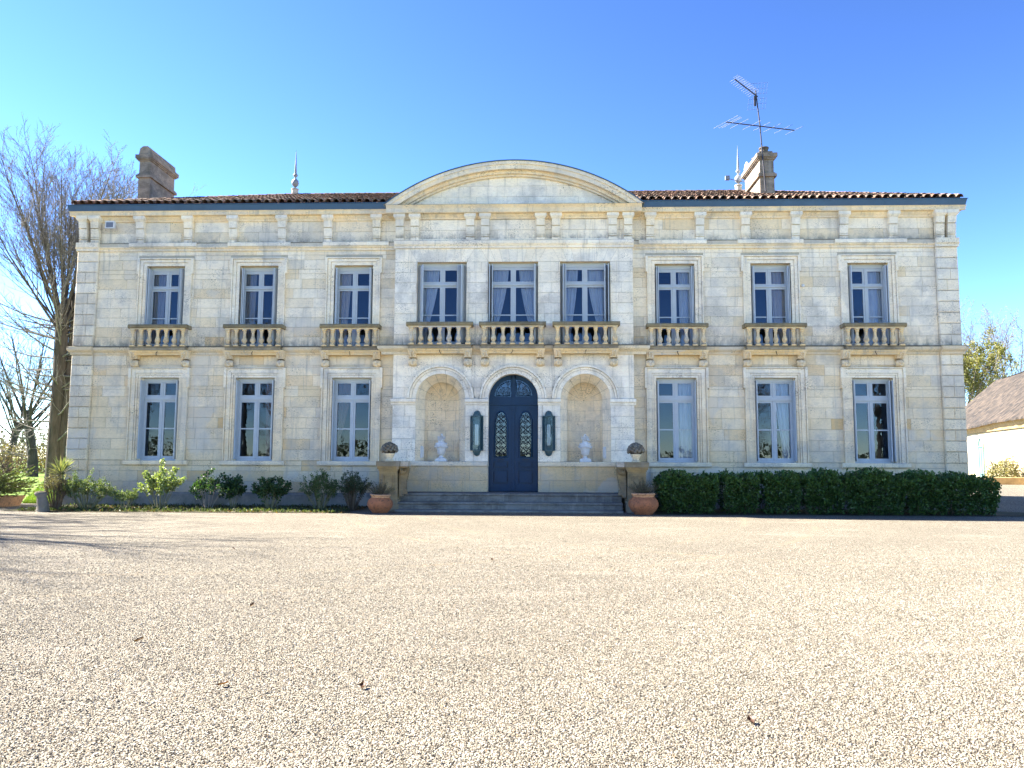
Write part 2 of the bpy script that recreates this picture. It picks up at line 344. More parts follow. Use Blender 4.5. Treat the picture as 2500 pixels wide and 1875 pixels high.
# near pebbles: real stones scattered where one can tell them apart
def pebbles():
    g = np.random.default_rng(3)
    N = 480000
    d = 3.2 + 11.5*g.random(N)**1.15
    # visible wedge with a margin
    keep = g.random(N) < np.where(d < 8, 1.0, np.clip((15 - d)/7, 0.05, 1))
    d = d[keep]; n = len(d)
    lat = (g.random(n)*2-1)*(d*0.80+0.8)
    w = np.clip((d*0.80+0.8)/ (14*0.8), 0.15, 1)          # even density over the trapezoid
    k2 = g.random(n) < np.clip(w*1.6, 0, 1); d = d[k2]; lat = lat[k2]; n = len(d)
    x = 0.77 + lat; y = -23.6 + d
    co = np.stack([x, y, np.full(n, GZ+0.001)], 1)
    me = bpy.data.meshes.new("loose_gravel"); me.vertices.add(n); me.vertices.foreach_set("co", co.ravel().astype(np.float32))
    a = me.attributes.new("rot", 'FLOAT_VECTOR', 'POINT'); a.data.foreach_set("vector", (g.random((n,3))*6.28).astype(np.float32).ravel())
    sc = (0.55+0.75*g.random((n,1)))*np.array([[1.15, 0.9, 0.62]])*(1+0.25*g.standard_normal((n,3)).clip(-1.5,1.5))
    a = me.attributes.new("scl", 'FLOAT_VECTOR', 'POINT'); a.data.foreach_set("vector", (sc*0.0054).astype(np.float32).ravel())
    o = bpy.data.objects.new("loose_gravel", me); C.objects.link(o)
    tag(o, "loose pale gravel stones covering the near part of the court", "gravel", kind="stuff")
    # one pebble mesh
    pm = MB(); pr = random.Random(2); t = (1+5**0.5)/2
    base = [Vector(p).normalized() for p in ((-1,t,0),(1,t,0),(-1,-t,0),(1,-t,0),(0,-1,t),(0,1,t),(0,-1,-t),(0,1,-t),(t,0,-1),(t,0,1),(-t,0,-1),(-t,0,1))]
    base = [p*pr.uniform(0.85,1.15) for p in base]
    for f in ((0,11,5),(0,5,1),(0,1,7),(0,7,10),(0,10,11),(1,5,9),(5,11,4),(11,10,2),(10,7,6),(7,1,8),(3,9,4),(3,4,2),(3,2,6),(3,6,8),(3,8,9),(4,9,5),(2,4,11),(6,2,10),(8,6,7),(9,8,1)):
        pm.face([base[i] for i in f])
    pme = bpy.data.meshes.new("pebble_shape"); pme.from_pydata(pm.v, [], pm.f); pme.materials.append(M['pebble'])
    pob = bpy.data.objects.new("pebble_shape", pme)        # not linked: instance source only
    ng = bpy.data.node_groups.new("scatter_gravel", 'GeometryNodeTree')
    ng.interface.new_socket("Geometry", in_out='INPUT', socket_type='NodeSocketGeometry'); ng.interface.new_socket("Geometry", in_out='OUTPUT', socket_type='NodeSocketGeometry')
    i_ = ng.nodes.new("NodeGroupInput"); o_ = ng.nodes.new("NodeGroupOutput"); ip = ng.nodes.new("GeometryNodeInstanceOnPoints"); oi = ng.nodes.new("GeometryNodeObjectInfo")
    oi.inputs["Object"].default_value = pob
    r_ = ng.nodes.new("GeometryNodeInputNamedAttribute"); r_.data_type = 'FLOAT_VECTOR'; r_.inputs[0].default_value = "rot"
    s_ = ng.nodes.new("GeometryNodeInputNamedAttribute"); s_.data_type = 'FLOAT_VECTOR'; s_.inputs[0].default_value = "scl"
    er = ng.nodes.new("FunctionNodeEulerToRotation")
    ng.links.new(i_.outputs[0], ip.inputs["Points"]); ng.links.new(oi.outputs["Geometry"], ip.inputs["Instance"])
    ng.links.new(r_.outputs[0], er.inputs[0]); ng.links.new(er.outputs[0], ip.inputs["Rotation"]); ng.links.new(s_.outputs[0], ip.inputs["Scale"])
    ng.links.new(ip.outputs[0], o_.inputs[0])
    md = o.modifiers.new("scatter", 'NODES'); md.node_group = ng
pebbles()

# ------------------------------------------------------------------ mansion
house = empty("mansion", (0, 0, GZ))
house.location = (0, 0, 0)
tag(house, "pale limestone two-storey mansion with arched pediment, balconies and blue door", "mansion")
XL, XR = -13.83, 13.50
YC, CX0, CX1 = -0.35, -3.66, 3.63
UPC = [-11.0, -8.02, -5.02, 4.95, 7.88, 10.82]
LOC = [-11.03, -8.02, -5.0, 4.95, 7.92, 10.83]
CUC = [-2.21, -0.02, 2.18]
ARC = [-2.20, -0.005, 2.17]
PALE = (0.86, 0.81, 0.715); BEIGE = (0.71, 0.60, 0.425); OCHRE = (0.62, 0.43, 0.20); GREYS = (0.58, 0.55, 0.49); WHITE = (0.87, 0.83, 0.755); GOLD = (0.76, 0.59, 0.345)
def lerp(a, b, t): return tuple(x+(y-x)*t for x, y in zip(a, b))
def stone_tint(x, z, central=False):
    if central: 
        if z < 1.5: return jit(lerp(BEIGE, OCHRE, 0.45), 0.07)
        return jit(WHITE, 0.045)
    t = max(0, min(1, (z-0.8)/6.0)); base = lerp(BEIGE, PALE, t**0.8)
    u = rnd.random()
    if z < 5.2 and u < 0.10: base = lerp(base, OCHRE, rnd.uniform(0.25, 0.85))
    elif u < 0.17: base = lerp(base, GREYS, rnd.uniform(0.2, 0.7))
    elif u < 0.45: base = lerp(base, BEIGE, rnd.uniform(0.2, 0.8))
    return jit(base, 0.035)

def strips_wall(mb, x0, x1, z0, z1, Y, rects, arches=(), tint=PALE):
    xs = {x0, x1}
    for a, b, c, d in rects: xs |= {a, b}
    for cx, R, zb, zs in arches:
        for k in range(25): xs.add(cx - R*math.cos(PI*k/24))
    xs = sorted(x for x in xs if x0-1e-6 <= x <= x1+1e-6)
    for a, b in zip(xs, xs[1:]):
        if b-a < 1e-6: continue
        mid = (a+b)/2; bl = []
        for p, q, c, d in rects:
            if p < mid < q: bl.append((c, c, d, d))
        for cx, R, zb, zs in arches:
            if abs(mid-cx) < R:
                h = lambda x: zs + math.sqrt(max(0, R*R-(x-cx)**2))
                bl.append((zb, zb, h(a), h(b)))
        bl.sort(); za = zb_ = z0
        for l0, l1, h0, h1 in bl + [(z1, z1, z1, z1)]:
            if l0 > za+1e-6 or l1 > zb_+1e-6: mb.face([(a,Y,za),(b,Y,zb_),(b,Y,l1),(a,Y,l0)], tint)
            za, zb_ = h0, h1

BLOCKS = []       # (area, MB-maker, parent) collected, the 300 largest become objects
def ashlar(x0, x1, z0, z1, yf, parent, holes=(), course=0.32, tintf=stone_tint, lo=None, hi=None, lenr=(0.55, 1.05), j=0.003, central=False):
    n = max(1, round((z1-z0)/course)); ch = (z1-z0)/n
    for i in range(n):
        za, zb = z0+i*ch, z0+(i+1)*ch
        xs = [x0]; x = x0 + rnd.uniform(0.25, lenr[1])
        while x < x1-0.3: xs.append(x); x += rnd.uniform(*lenr)
        xs.append(x1)
        cuts = sorted({za, zb} | {h[k] for h in holes for k in (2, 3) if za+0.02 < h[k] < zb-0.02})
        for a, b in zip(xs, xs[1:]):
            t = tintf((a+b)/2, (za+zb)/2, central); pr = rnd.uniform(0, 0.004)
            for c, d in zip(cuts, cuts[1:]):
                segs = [(a, b)]
                for h in holes:
                    if h[2] < (c+d)/2 < h[3]:
                        new = []
                        for p, q in segs:
                            if h[1] <= p or h[0] >= q: new.append((p, q)); continue
                            if h[0] > p: new.append((p, h[0]))
                            if h[1] < q: new.append((h[1], q))
                        segs = new
                for p, q in segs:
                    if q-p < 0.04 or d-c < 0.02: continue
                    if lo is None and hi is None:
                        BLOCKS.append(((q-p)*(d-c), ('r', p+j, q-j, c+j, d-j, yf-pr, t), parent))
                    else:
                        K = 14; run = []
                        def flush(run):
                            if len(run) > 1:
                                poly = [(x, l) for x, l, u in run] + [(x, u) for x, l, u in reversed(run)]
                                area = sum((run[k+1][0]-run[k][0])*(run[k][2]-run[k][1]) for k in range(len(run)-1))
                                cl = []
                                for pt in poly:
                                    if not cl or (abs(pt[0]-cl[-1][0])+abs(pt[1]-cl[-1][1])) > 1e-4: cl.append(pt)
                                if len(cl) > 2 and area > 0.002: BLOCKS.append((area, ('p', cl, yf-pr, t), parent))
                        for k in range(K+1):
                            x = p+j + (q-p-2*j)*k/K
                            l = max(c+j, lo(x) if lo else -9); u = min(d-j, hi(x) if hi else 99)
                            if l < u-0.004: run.append((x, l, u))
                            else: flush(run); run = []
                        flush(run)
def emit_block(mb, spec):
    if spec[0] == 'r': _, a, b, c, d, yf, t = spec; mb.block(a, b, c, d, yf, yf+0.03, 0.005, t)
    else: _, poly, yf, t = spec; mb.prism(poly, yf, yf+0.03, t)

def band(name, prof, x0, x1, parent, step, tint, mat='stone', f0=0, f1=0, gap=0.0025, lichen=None):
    n = max(1, round((x1-x0)/step))
    for i in range(n):
        a = x0+(x1-x0)*i/n; b = x0+(x1-x0)*(i+1)/n; mb = MB()
        mb.profx(prof, a+(gap if i else 0), b-(gap if i < n-1 else 0), jit(tint, 0.07), f0 if i == 0 else 0, f1 if i == n-1 else 0)
        mb.build(name, M[mat], parent)

# --- wings
def ears(c, half_open, ztop, ear_z, z0, body, ear, top):
    return [(c-body, c+body, z0, ear_z), (c-ear, c+ear, ear_z, top)]
wing_parts = []
wall_left = empty("left_wing_wall", (0,0,0), house); wall_right = empty("right_wing_wall", (0,0,0), house); wall_mid = empty("central_wall", (0,0,0), house)
for wall, x0, x1, cs_lo, cs_up in ((wall_left, XL, CX0, LOC[:3], UPC[:3]), (wall_right, CX1, XR, LOC[3:], UPC[3:])):
    mb = MB()
    rects = [(c-0.61, c+0.61, 1.46, 4.03) for c in cs_lo] + [(c-0.61, c+0.61, 4.99, 7.57) for c in cs_up]
    strips_wall(mb, x0, x1, -0.1, 9.35, 0.010, rects, tint=(0.50, 0.46, 0.39))
    mb.build("backing_wall", M['stone'], wall)
    qx0, qx1 = (XL+0.66, CX0+0.03) if x0 < 0 else (CX1-0.03, XR-0.64)
    hl = []; hu = []
    for c in cs_lo: hl += ears(c, .61, 4.03, 3.67, 1.32, 0.915, 0.965, 4.36) + [(c-1.0, c+1.0, 1.31, 1.46)]
    for c in cs_up: hu += ears(c, .61, 7.57, 7.31, 4.9, 0.85, 0.89, 7.91)
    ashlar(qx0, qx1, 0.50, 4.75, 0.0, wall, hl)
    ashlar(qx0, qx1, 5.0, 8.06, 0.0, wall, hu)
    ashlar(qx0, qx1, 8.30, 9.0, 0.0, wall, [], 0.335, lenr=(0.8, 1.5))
    # plinth
    for (a, b) in ((x0-0.05 if x0 < 0 else x0, x1 if x0 < 0 else x1+0.05),):
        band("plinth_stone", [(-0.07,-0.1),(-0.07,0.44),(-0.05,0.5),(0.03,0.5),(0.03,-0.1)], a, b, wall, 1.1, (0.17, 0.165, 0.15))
    # string course, architrave, cornice
    f0, f1 = (1.0, 0) if x0 < 0 else (0, -1.0)
    band("string_course_stone", [(0.02,4.74),(-0.05,4.74),(-0.06,4.80),(-0.13,4.86),(-0.15,4.90),(-0.15,4.965),(-0.12,4.985),(0.02,5.0)], x0 if x0 < 0 else x0, x1, wall, 1.25, lerp(BEIGE, GREYS, 0.4), f0=f0, f1=f1)
    band("weathered_edge_stone", [(0.02,4.958),(-0.154,4.958),(-0.154,4.985),(-0.12,5.004),(0.02,5.004)], x0, x1, wall, 2.2, (0.23, 0.215, 0.185), "mossy", f0=f0, f1=f1)
    band("weathered_edge_stone", [(0.02,8.282),(-0.079,8.282),(-0.079,8.303),(0.02,8.304)], x0, x1, wall, 2.2, (0.30, 0.285, 0.25), "mossy", f0=f0, f1=f1)
    band("architrave_stone", [(0.02,8.04),(-0.05,8.04),(-0.05,8.11),(-0.09,8.14),(-0.09,8.17),(0.02,8.17)], x0, x1, wall, 1.2, lerp(PALE, GOLD, 0.35), f0=f0, f1=f1)
    cw = sorted(cs_up)
    band("architrave_stone", [(0.02,8.173),(-0.075,8.173),(-0.075,8.26),(-0.06,8.30),(0.02,8.30)], x0, x1, wall, 1.2, GREYS, f0=f0, f1=f1)
    # proud panel along the architrave
    xa, xb = (cw[0]-1.18, cw[-1]+1.1) if x0 < 0 else (cw[0]-1.1, cw[-1]+1.18)
    for p, q in ((xa, cw[0]+0.98), (cw[1]-0.5 if False else cw[1]-1.0, cw[1]+1.0), (cw[2]-0.98, xb)):
        band("architrave_panel", [(-0.074,8.175),(-0.125,8.175),(-0.125,8.285),(-0.11,8.305),(-0.074,8.31)], p, q, wall, 0.8, PALE)
    band("bed_moulding_stone", [(0.02,8.99),(-0.05,8.99),(-0.06,9.04),(-0.11,9.09),(-0.14,9.14),(0.02,9.14)], x0, x1, wall, 1.3, lerp(GOLD, PALE, 0.55), f0=f0, f1=f1)
    e0, e1 = (x0, -3.93) if x0 < 0 else (3.9, x1)
    band("cornice_stone", [(0.02,9.142),(-0.22,9.142),(-0.24,9.16),(-0.24,9.25),(-0.265,9.29),(0.02,9.29)], e0, e1, wall, 1.1, lerp(GOLD, PALE, 0.35), f0=f0, f1=f1)
    # quoin pier
    p0, p1 = (XL, XL+0.655) if x0 < 0 else (XR-0.635, XR)
    def quoins(z0, z1, grow):
        n = round((z1-z0)/0.32); h = (z1-z0)/n
        for i in range(n):
            m_ = MB(); t = jit(lerp(lerp(BEIGE, PALE, min(1, (z0+i*h)/7)), GREYS, rnd.uniform(0, 0.35)), 0.07)
            a, b = p0, p1
            split = rnd.random() < 0.5
            if split:
                s = rnd.uniform(0.4, 0.65); m = a+(b-a)*s
                m_.block(a, m-0.003, z0+i*h+0.004, z0+(i+1)*h-0.004, -0.10, 0.03, 0.012, t); m_.build("quoin_stone", M['stone'], wall)
                m_ = MB(); m_.block(m+0.003, b, z0+i*h+0.004, z0+(i+1)*h-0.004, -0.10, 0.03, 0.012, jit(t, 0.05)); m_.build("quoin_stone", M['stone'], wall)
            else:
                m_.block(a, b, z0+i*h+0.004, z0+(i+1)*h-0.004, -0.10, 0.03, 0.02, t); m_.build("quoin_stone", M['stone'], wall)
    quoins(0.5, 4.74, 0); quoins(5.0, 8.04, 0)
    m_ = MB(); m_.box(p0+0.012, p1-0.012, -0.06, 0.02, 0.5, 8.3, (0.4, 0.38, 0.34)); m_.build("pier_core", M['stone'], wall)
    band("pier_string_stone", [(-0.06,4.735),(-0.16,4.735),(-0.17,4.80),(-0.24,4.86),(-0.25,4.90),(-0.25,4.975),(-0.06,5.003)], p0-0.02, p1+0.03, wall, 0.7, lerp(BEIGE, GREYS, 0.3))
    band("pier_capital_stone", [(-0.06,8.035),(-0.15,8.035),(-0.15,8.11),(-0.19,8.15),(-0.19,8.3),(-0.06,8.312)], p0-0.02, p1+0.03, wall, 0.7, PALE)
    # side wall and return
    sx = x0 if x0 < 0 else x1
    m_ = MB(); s_ = 1 if x0 < 0 else -1
    m_.face([(sx, 0.0, -0.1), (sx, 11.6, -0.1), (sx, 11.6, 9.25), (sx, 0.0, 9.25)], PALE); m_.build("side_wall", M['stone'], wall)
m_ = MB(); m_.face([(XL, 11.6, -0.1), (XR, 11.6, -0.1), (XR, 11.6, 9.25), (XL, 11.6, 9.25)], PALE); m_.build("rear_wall", M['stone'], house)

# --- frieze brackets
def bracket(x, Y, wall, z0=8.30, z1=9.14):
    mb = MB(); t = jit(lerp(PALE, WHITE, 0.3), 0.05); k = (z1-z0)/0.8
    Z = lambda q: z0+q*k
    def taper(w, ya, yb, za, zb, wt=None):
        w2 = wt or w
        a = [(x-w/2, Y+0.03, za), (x+w/2, Y+0.03, za), (x+w/2, Y+ya*0.68, za), (x-w/2, Y+ya*0.68, za)]
        b = [(x-w2/2, Y+0.03, zb), (x+w2/2, Y+0.03, zb), (x+w2/2, Y+yb*0.68, zb), (x-w2/2, Y+yb*0.68, zb)]
        for q in range(4): mb.face([a[(q+1)%4], a[q], b[q], b[(q+1)%4]], t)
        mb.face(a, t); mb.face(list(reversed(b)), t)
    taper(0.25, -0.13, -0.13, Z(0), Z(0.09)); taper(0.22, -0.09, -0.09, Z(0.0905), Z(0.1115)); taper(0.25, -0.15, -0.15, Z(0.112), Z(0.15))
    taper(0.22, -0.10, -0.10, Z(0.1505), Z(0.1695)); taper(0.25, -0.13, -0.19, Z(0.17), Z(0.41)); taper(0.22, -0.12, -0.12, Z(0.4105), Z(0.4395))
    taper(0.25, -0.20, -0.25, Z(0.44), Z(0.64))
    taper(0.27, -0.27, -0.33, Z(0.642), Z(0.70), 0.35); taper(0.36, -0.34, -0.34, Z(0.702), Z(0.80))
    mb.build("bracket", M['carved'], wall)
for x in (-13.65, -13.27, -11.85, -10.31, -8.87, -7.31, -5.85, -4.31): bracket(x, 0.0 if x > -13 else -0.07, wall_left)
for x in (4.21, 5.74, 7.13, 8.66, 10.12, 11.61, 12.98, 13.33): bracket(x, 0.0 if x < 12.9 else -0.07, wall_right)
for x in (-3.52, -3.05, -1.34, -0.88, 0.82, 1.29, 3.02, 3.49): bracket(x, YC, wall_mid, 8.24, 9.04)

# --- central block
mb = MB(); rects = [(c-0.76, c+0.76, 4.99, 7.57) for c in CUC]
strips_wall(mb, CX0, CX1, -0.1, 9.25, YC+0.012, rects, [(ARC[0], 0.75, 1.47, 3.36), (ARC[1], 0.75, 0.5, 3.36), (ARC[2], 0.75, 1.47, 3.36)], (0.45, 0.43, 0.39))
for x in (CX0, CX1): mb.face([(x, YC+0.022, -0.1), (x, 0.1, -0.1), (x, 0.1, 9.25), (x, YC+0.022, 9.25)], PALE)
mb.build("backing_wall", M['stone'], wall_mid)
def arch_lo(R):
    def f(x):
        z = 3.36
        for c in ARC:
            if abs(x-c) < R: z = max(z, 3.36+math.sqrt(R*R-(x-c)**2))
        return z
    return f
piers = [(ARC[0]+0.75, ARC[1]-0.75), (ARC[1]+0.75, ARC[2]-0.75)]
holes_lo = [(c-0.75, c+0.75, 1.47, 3.2) for c in ARC]
ashlar(CX0, CX1, 1.47, 3.17, YC, wall_mid, holes_lo, 0.34, central=True, lenr=(0.3, 0.7))
ashlar(CX0, CX1, 0.5, 1.32, YC, wall_mid, [(ARC[1]-0.75, ARC[1]+0.75, 0.0, 1.4)], 0.41, central=True, lenr=(0.7, 1.2))
ashlar(CX0, CX1, 3.36, 4.72, YC, wall_mid, [], 0.34, central=True, lo=arch_lo(1.015), lenr=(0.5, 0.9))
ashlar(CX0, CX1, 5.0, 7.57, YC, wall_mid, [(c-0.76, c+0.76, 4.9, 7.6) for c in CUC], 0.32, central=True, lenr=(0.35, 0.8))
ashlar(CX0, CX1, 8.24, 8.9, YC, wall_mid, [], 0.33, central=True, lenr=(0.8, 1.4))
# flat-arch voussoirs over the three central windows
prev_b, prev_t = CX0, CX0
for c in CUC:
    b = [c-0.76+1.52*k/7 for k in range(8)]; t = [c-1.0+2.0*k/7 for k in range(8)]
    BLOCKS.append((0.3, ('p', [(prev_b+.004,7.575),(b[0]-.004,7.575),(t[0]-.004,7.995),(prev_t+.004,7.995)], YC, stone_tint(0,7.7,True)), wall_mid))
    for k in range(7):
        BLOCKS.append((0.1, ('p', [(b[k]+.003,7.575),(b[k+1]-.003,7.575),(t[k+1]-.003,7.995),(t[k]+.003,7.995)], YC-rnd.uniform(0,.004), stone_tint(0,7.7,True)), wall_mid))
    prev_b, prev_t = b[-1], t[-1]
BLOCKS.append((0.3, ('p', [(prev_b+.004,7.575),(CX1,7.575),(CX1,7.995),(prev_t+.004,7.995)], YC, stone_tint(0,7.7,True)), wall_mid))
y = YC
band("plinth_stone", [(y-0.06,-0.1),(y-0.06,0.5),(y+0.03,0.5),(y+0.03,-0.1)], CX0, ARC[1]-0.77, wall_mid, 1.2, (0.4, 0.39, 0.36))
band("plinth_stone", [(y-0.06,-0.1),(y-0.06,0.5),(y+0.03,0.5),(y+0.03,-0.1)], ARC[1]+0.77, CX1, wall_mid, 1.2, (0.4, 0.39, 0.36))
for a, b in ((CX0-0.02, ARC[1]-0.755), (ARC[1]+0.755, CX1+0.02)):
    band("dado_cap_stone", [(y+0.02,1.322),(y-0.03,1.322),(y-0.05,1.35),(y-0.05,1.44),(y-0.03,1.468),(y+0.02,1.468)], a, b, wall_mid, 1.2, lerp(BEIGE, PALE, 0.4))
imp = [(y+0.02,3.172),(y-0.03,3.172),(y-0.04,3.22),(y-0.08,3.25),(y-0.09,3.27),(y-0.09,3.345),(y-0.07,3.362),(y+0.02,3.362)]
for a, b in ((CX0-0.05, ARC[0]-0.74), (ARC[0]+0.74, ARC[1]-0.745), (ARC[1]+0.745, ARC[2]-0.74), (ARC[2]+0.74, CX1+0.05)):
    band("impost_stone", imp, a, b, wall_mid, 0.9, WHITE)
band("string_course_stone", [(y+0.02,4.70),(y-0.05,4.70),(y-0.06,4.78),(y-0.15,4.85),(y-0.17,4.88),(y-0.17,4.955),(y-0.14,4.975),(y+0.02,5.0)], CX0, CX1, wall_mid, 1.2, lerp(BEIGE, GREYS, 0.35), f0=0.9, f1=-0.9)
band("weathered_edge_stone", [(y+0.02,4.95),(y-0.174,4.95),(y-0.174,4.976),(y-0.14,4.99),(y+0.02,5.004)], CX0, CX1, wall_mid, 2.2, (0.25, 0.23, 0.20), "mossy", f0=0.9, f1=-0.9)
band("architrave_stone", [(y+0.02,7.998),(y-0.05,7.998),(y-0.05,8.06),(y-0.08,8.09),(y-0.08,8.12),(y-0.1,8.12),(y-0.1,8.22),(y-0.08,8.24),(y+0.02,8.24)], CX0-0.03, CX1+0.03, wall_mid, 1.1, WHITE)
band("bed_moulding_stone", [(y+0.02,8.91),(y-0.05,8.91),(y-0.06,8.95),(y-0.11,8.99),(y-0.15,9.04),(y+0.02,9.04)], CX0, CX1, wall_mid, 1.0, lerp(GOLD, PALE, 0.55))
band("cornice_stone", [(0.1,9.042),(y-0.26,9.042),(y-0.28,9.06),(y-0.28,9.18),(y-0.30,9.22),(y-0.34,9.28),(0.1,9.28)], -3.92, 3.89, wall_mid, 0.85, lerp(GOLD, PALE, 0.4))

# archivolt voussoirs
def ring(mb, cx, cz, r0, r1, a0, a1, y0, y1, tint, n=6, clampz=None):
    P = lambda r, a: (cx+r*math.cos(a), cz+r*math.sin(a))
    A = [P(r0, a0+(a1-a0)*i/n) for i in range(n+1)]; B = [P(r1, a0+(a1-a0)*i/n) for i in range(n+1)]
    if clampz is not None:
        A = [(x, max(z, clampz)) for x, z in A]; B = [(x, max(z, clampz)) for x, z in B]
    for i in range(n):
        mb.face([(B[i][0],y0,B[i][1]),(A[i][0],y0,A[i][1]),(A[i+1][0],y0,A[i+1][1]),(B[i+1][0],y0,B[i+1][1])], tint)
        mb.face([(B[i][0],y1,B[i][1]),(B[i][0],y0,B[i][1]),(B[i+1][0],y0,B[i+1][1]),(B[i+1][0],y1,B[i+1][1])], tint)
        mb.face([(A[i][0],y0,A[i][1]),(A[i][0],y1,A[i][1]),(A[i+1][0],y1,A[i+1][1]),(A[i+1][0],y0,A[i+1][1])], tint)
    for k in (0, n): mb.face([(A[k][0],y0,A[k][1]),(B[k][0],y0,B[k][1]),(B[k][0],y1,B[k][1]),(A[k][0],y1,A[k][1])], tint)
for cx in ARC:
    for k in range(9):
        a0, a1 = PI*k/9+0.003, PI*(k+1)/9-0.003; mb = MB(); t = jit(WHITE, 0.05)
        ring(mb, cx, 3.362, 0.75, 0.87, a0, a1, YC-0.03, YC+0.33, t); ring(mb, cx, 3.362, 0.878, 0.942, a0, a1, YC-0.055, YC+0.02, t); ring(mb, cx, 3.362, 0.950, 1.01, a0, a1, YC-0.11, YC+0.02, t)
        mb.build("voussoir", M['stone'], wall_mid)
# door jambs
mb = MB(); t = jit(WHITE)
for s in (-1, 1):
    x = ARC[1]+s*0.75; mb.face([(x, YC, 0.5), (x, YC+0.33, 0.5), (x, YC+0.33, 3.36), (x, YC, 3.36)], t)
mb.build("door_jamb", M['stone'], wall_mid)

# niches: splayed opening, round back and half dome, all of separate stones
def niche(cx):
    root = empty("niche", (0,0,0), wall_mid); R0, R1, y0, y1 = 0.75, 0.53, YC, YC+0.42
    NT = lerp(WHITE, GOLD, 0.30)
    def wallp(u, z, d=0):     # u in [-1.5,1.5]: |u|>1 splay, else round back
        if abs(u) > 1:
            s = (abs(u)-1)/0.5; r = R1+(R0-R1)*s+d; return (cx+math.copysign(r, u), y1+(y0-y1)*s, z)
        a = PI/2*(1-u); return (cx+(R1+d)*math.cos(a), y1+(R1+d)*math.sin(a), z)
    def domep(u, v, d=0):     # v 0..1 angle along arch (0..pi), u 0..1 dome depth, >1 splay
        th = PI*v
        if u > 1:
            s = (u-1)/0.5; r = R1+(R0-R1)*s+d; return (cx+r*math.cos(th), y1+(y0-y1)*s, 3.36+r*math.sin(th))
        ph = PI/2*(1-u); r = (R1+d)*math.cos(ph); return (cx+r*math.cos(th), y1+(R1+d)*math.sin(ph), 3.36+r*math.sin(th))
    def patch(f, u0, u1, v0, v1, nu, nv, tint, nm="niche_stone", d=0):
        mb = MB(); mb.grid([[f(u0+(u1-u0)*i/nu, v0+(v1-v0)*k/nv, d) for i in range(nu+1)] for k in range(nv+1)], tint, True); return mb.build(nm, M['stone'], root)
    dk = (0.34, 0.31, 0.26)
    mb = MB()
    us = [-1.5, -1.0001] + [-1+2*i/16 for i in range(17)] + [1.0001, 1.5]
    mb.grid([[wallp(u, z, 0.012) for u in us] for z in (1.46, 3.36)], dk, False)
    mb.grid([[domep(u, v/20, 0.012) for u in [0.001]+[i/8 for i in range(1, 9)]+[1.0001, 1.5]] for v in range(21)], dk, False)
    mb.build("niche_backing", M['stone'], root)
    fl = MB(); fl.face([wallp(u, 1.469) for u in us], lerp(BEIGE, GREYS, 0.3)); fl.build("niche_floor", M['stone'], root)
    n = 6; h = (3.36-1.47)/n
    for i in range(n):
        za, zb = 1.47+i*h+0.003, 1.47+(i+1)*h-0.003
        patch(wallp, -1.5, -1.006, za, zb, 1, 1, jit(NT, 0.05)); patch(wallp, 1.006, 1.5, za, zb, 1, 1, jit(NT, 0.05))
        cuts = [-1, -0.35, 0.4, 1] if i % 2 else [-1, -0.7, 0.05, 0.75, 1]
        for a, b in zip(cuts, cuts[1:]): patch(wallp, a+0.004, b-0.004, za, zb, max(2, int((b-a)*7)), 1, jit(NT, 0.05))
    for k in range(7): patch(domep, 1.006, 1.5, k/7+0.002, (k+1)/7-0.002, 1, 3, jit(NT, 0.05))
    for k in range(7): patch(domep, 0.03, 0.994, k/7+0.003, (k+1)/7-0.003, 6, 3, jit(lerp(NT, GOLD, 0.25), 0.05))
    sx = -1 if cx < 0 else 1
    return root
niche(ARC[0]); niche(ARC[2])

# --- pediment
PR = 6.42; PCZ = 10.64-PR; ped = empty("pediment", (0,0,0), house); px = -0.015
hi_f = lambda x: PCZ + math.sqrt(max(0, (PR-0.40)**2-(x-px)**2))
mb = MB(); K = 30; xm = math.sqrt((PR-0.3)**2-(9.26-PCZ)**2)
poly = [(px-xm, 9.26), (px+xm, 9.26)] + [(px+xm*math.cos(PI*i/K), max(9.26, PCZ+math.sqrt((PR-0.3)**2-(xm*math.cos(PI*i/K))**2))) for i in range(1, K)]
mb.face([(a, YC+0.02, b) for a, b in poly], (0.42, 0.4, 0.36)); mb.build("backing_wall", M['stone'], ped)
ashlar(px-3.5, px+3.5, 9.285, 10.3, YC, ped, [], 0.33, hi=hi_f, central=True, lenr=(0.65, 1.0))
def pang(r): return math.asin(min(1, (9.287-PCZ)/r))
for (ra, rb, yf, tt) in ((PR-0.10, PR, YC-0.35, lerp(PALE, GOLD, 0.25)), (PR-0.24, PR-0.1005, YC-0.32, lerp(PALE, GOLD, 0.35)), (PR-0.34, PR-0.2405, YC-0.18, lerp(PALE, GOLD, 0.5)), (PR-0.40, PR-0.3405, YC-0.10, lerp(PALE, GOLD, 0.4))):
    a0 = pang(rb); n = 13
    for k in range(n):
        b0 = a0+(PI-2*a0)*k/n; b1 = a0+(PI-2*a0)*(k+1)/n; mb = MB()
        ring(mb, px, PCZ, ra, rb, b0+0.0003, b1-0.0003, yf, YC+0.01, jit(tt, 0.06), 5, 9.284); mb.build("pediment_stone", M['stone'], ped)
a0 = pang(PR+0.028); mb = MB(); ring(mb, px, PCZ, PR+0.0005, PR+0.028, a0, PI-a0, YC-0.38, 3.2, None, 48, 9.2845); mb.build("pediment_roof", M['zinc'], ped)
mb = MB(); mb.box(-3.95, 3.92, YC-0.35, YC+0.0, 9.2805, 9.2835); mb.build("lead_flashing", M['zinc'], ped)

# emit the blocks: the 300 largest are objects of their own, the rest one part
BLOCKS.sort(key=lambda b: -b[0]); rest = MB()
for i, (ar, spec, par) in enumerate(BLOCKS):
    if i < 300: mb = MB(); emit_block(mb, spec); mb.build("ashlar_block", M['stone'], par)
    else: emit_block(rest, spec)
o = rest.build("small_ashlar", M['stone'], house); o["kind"] = "stuff"

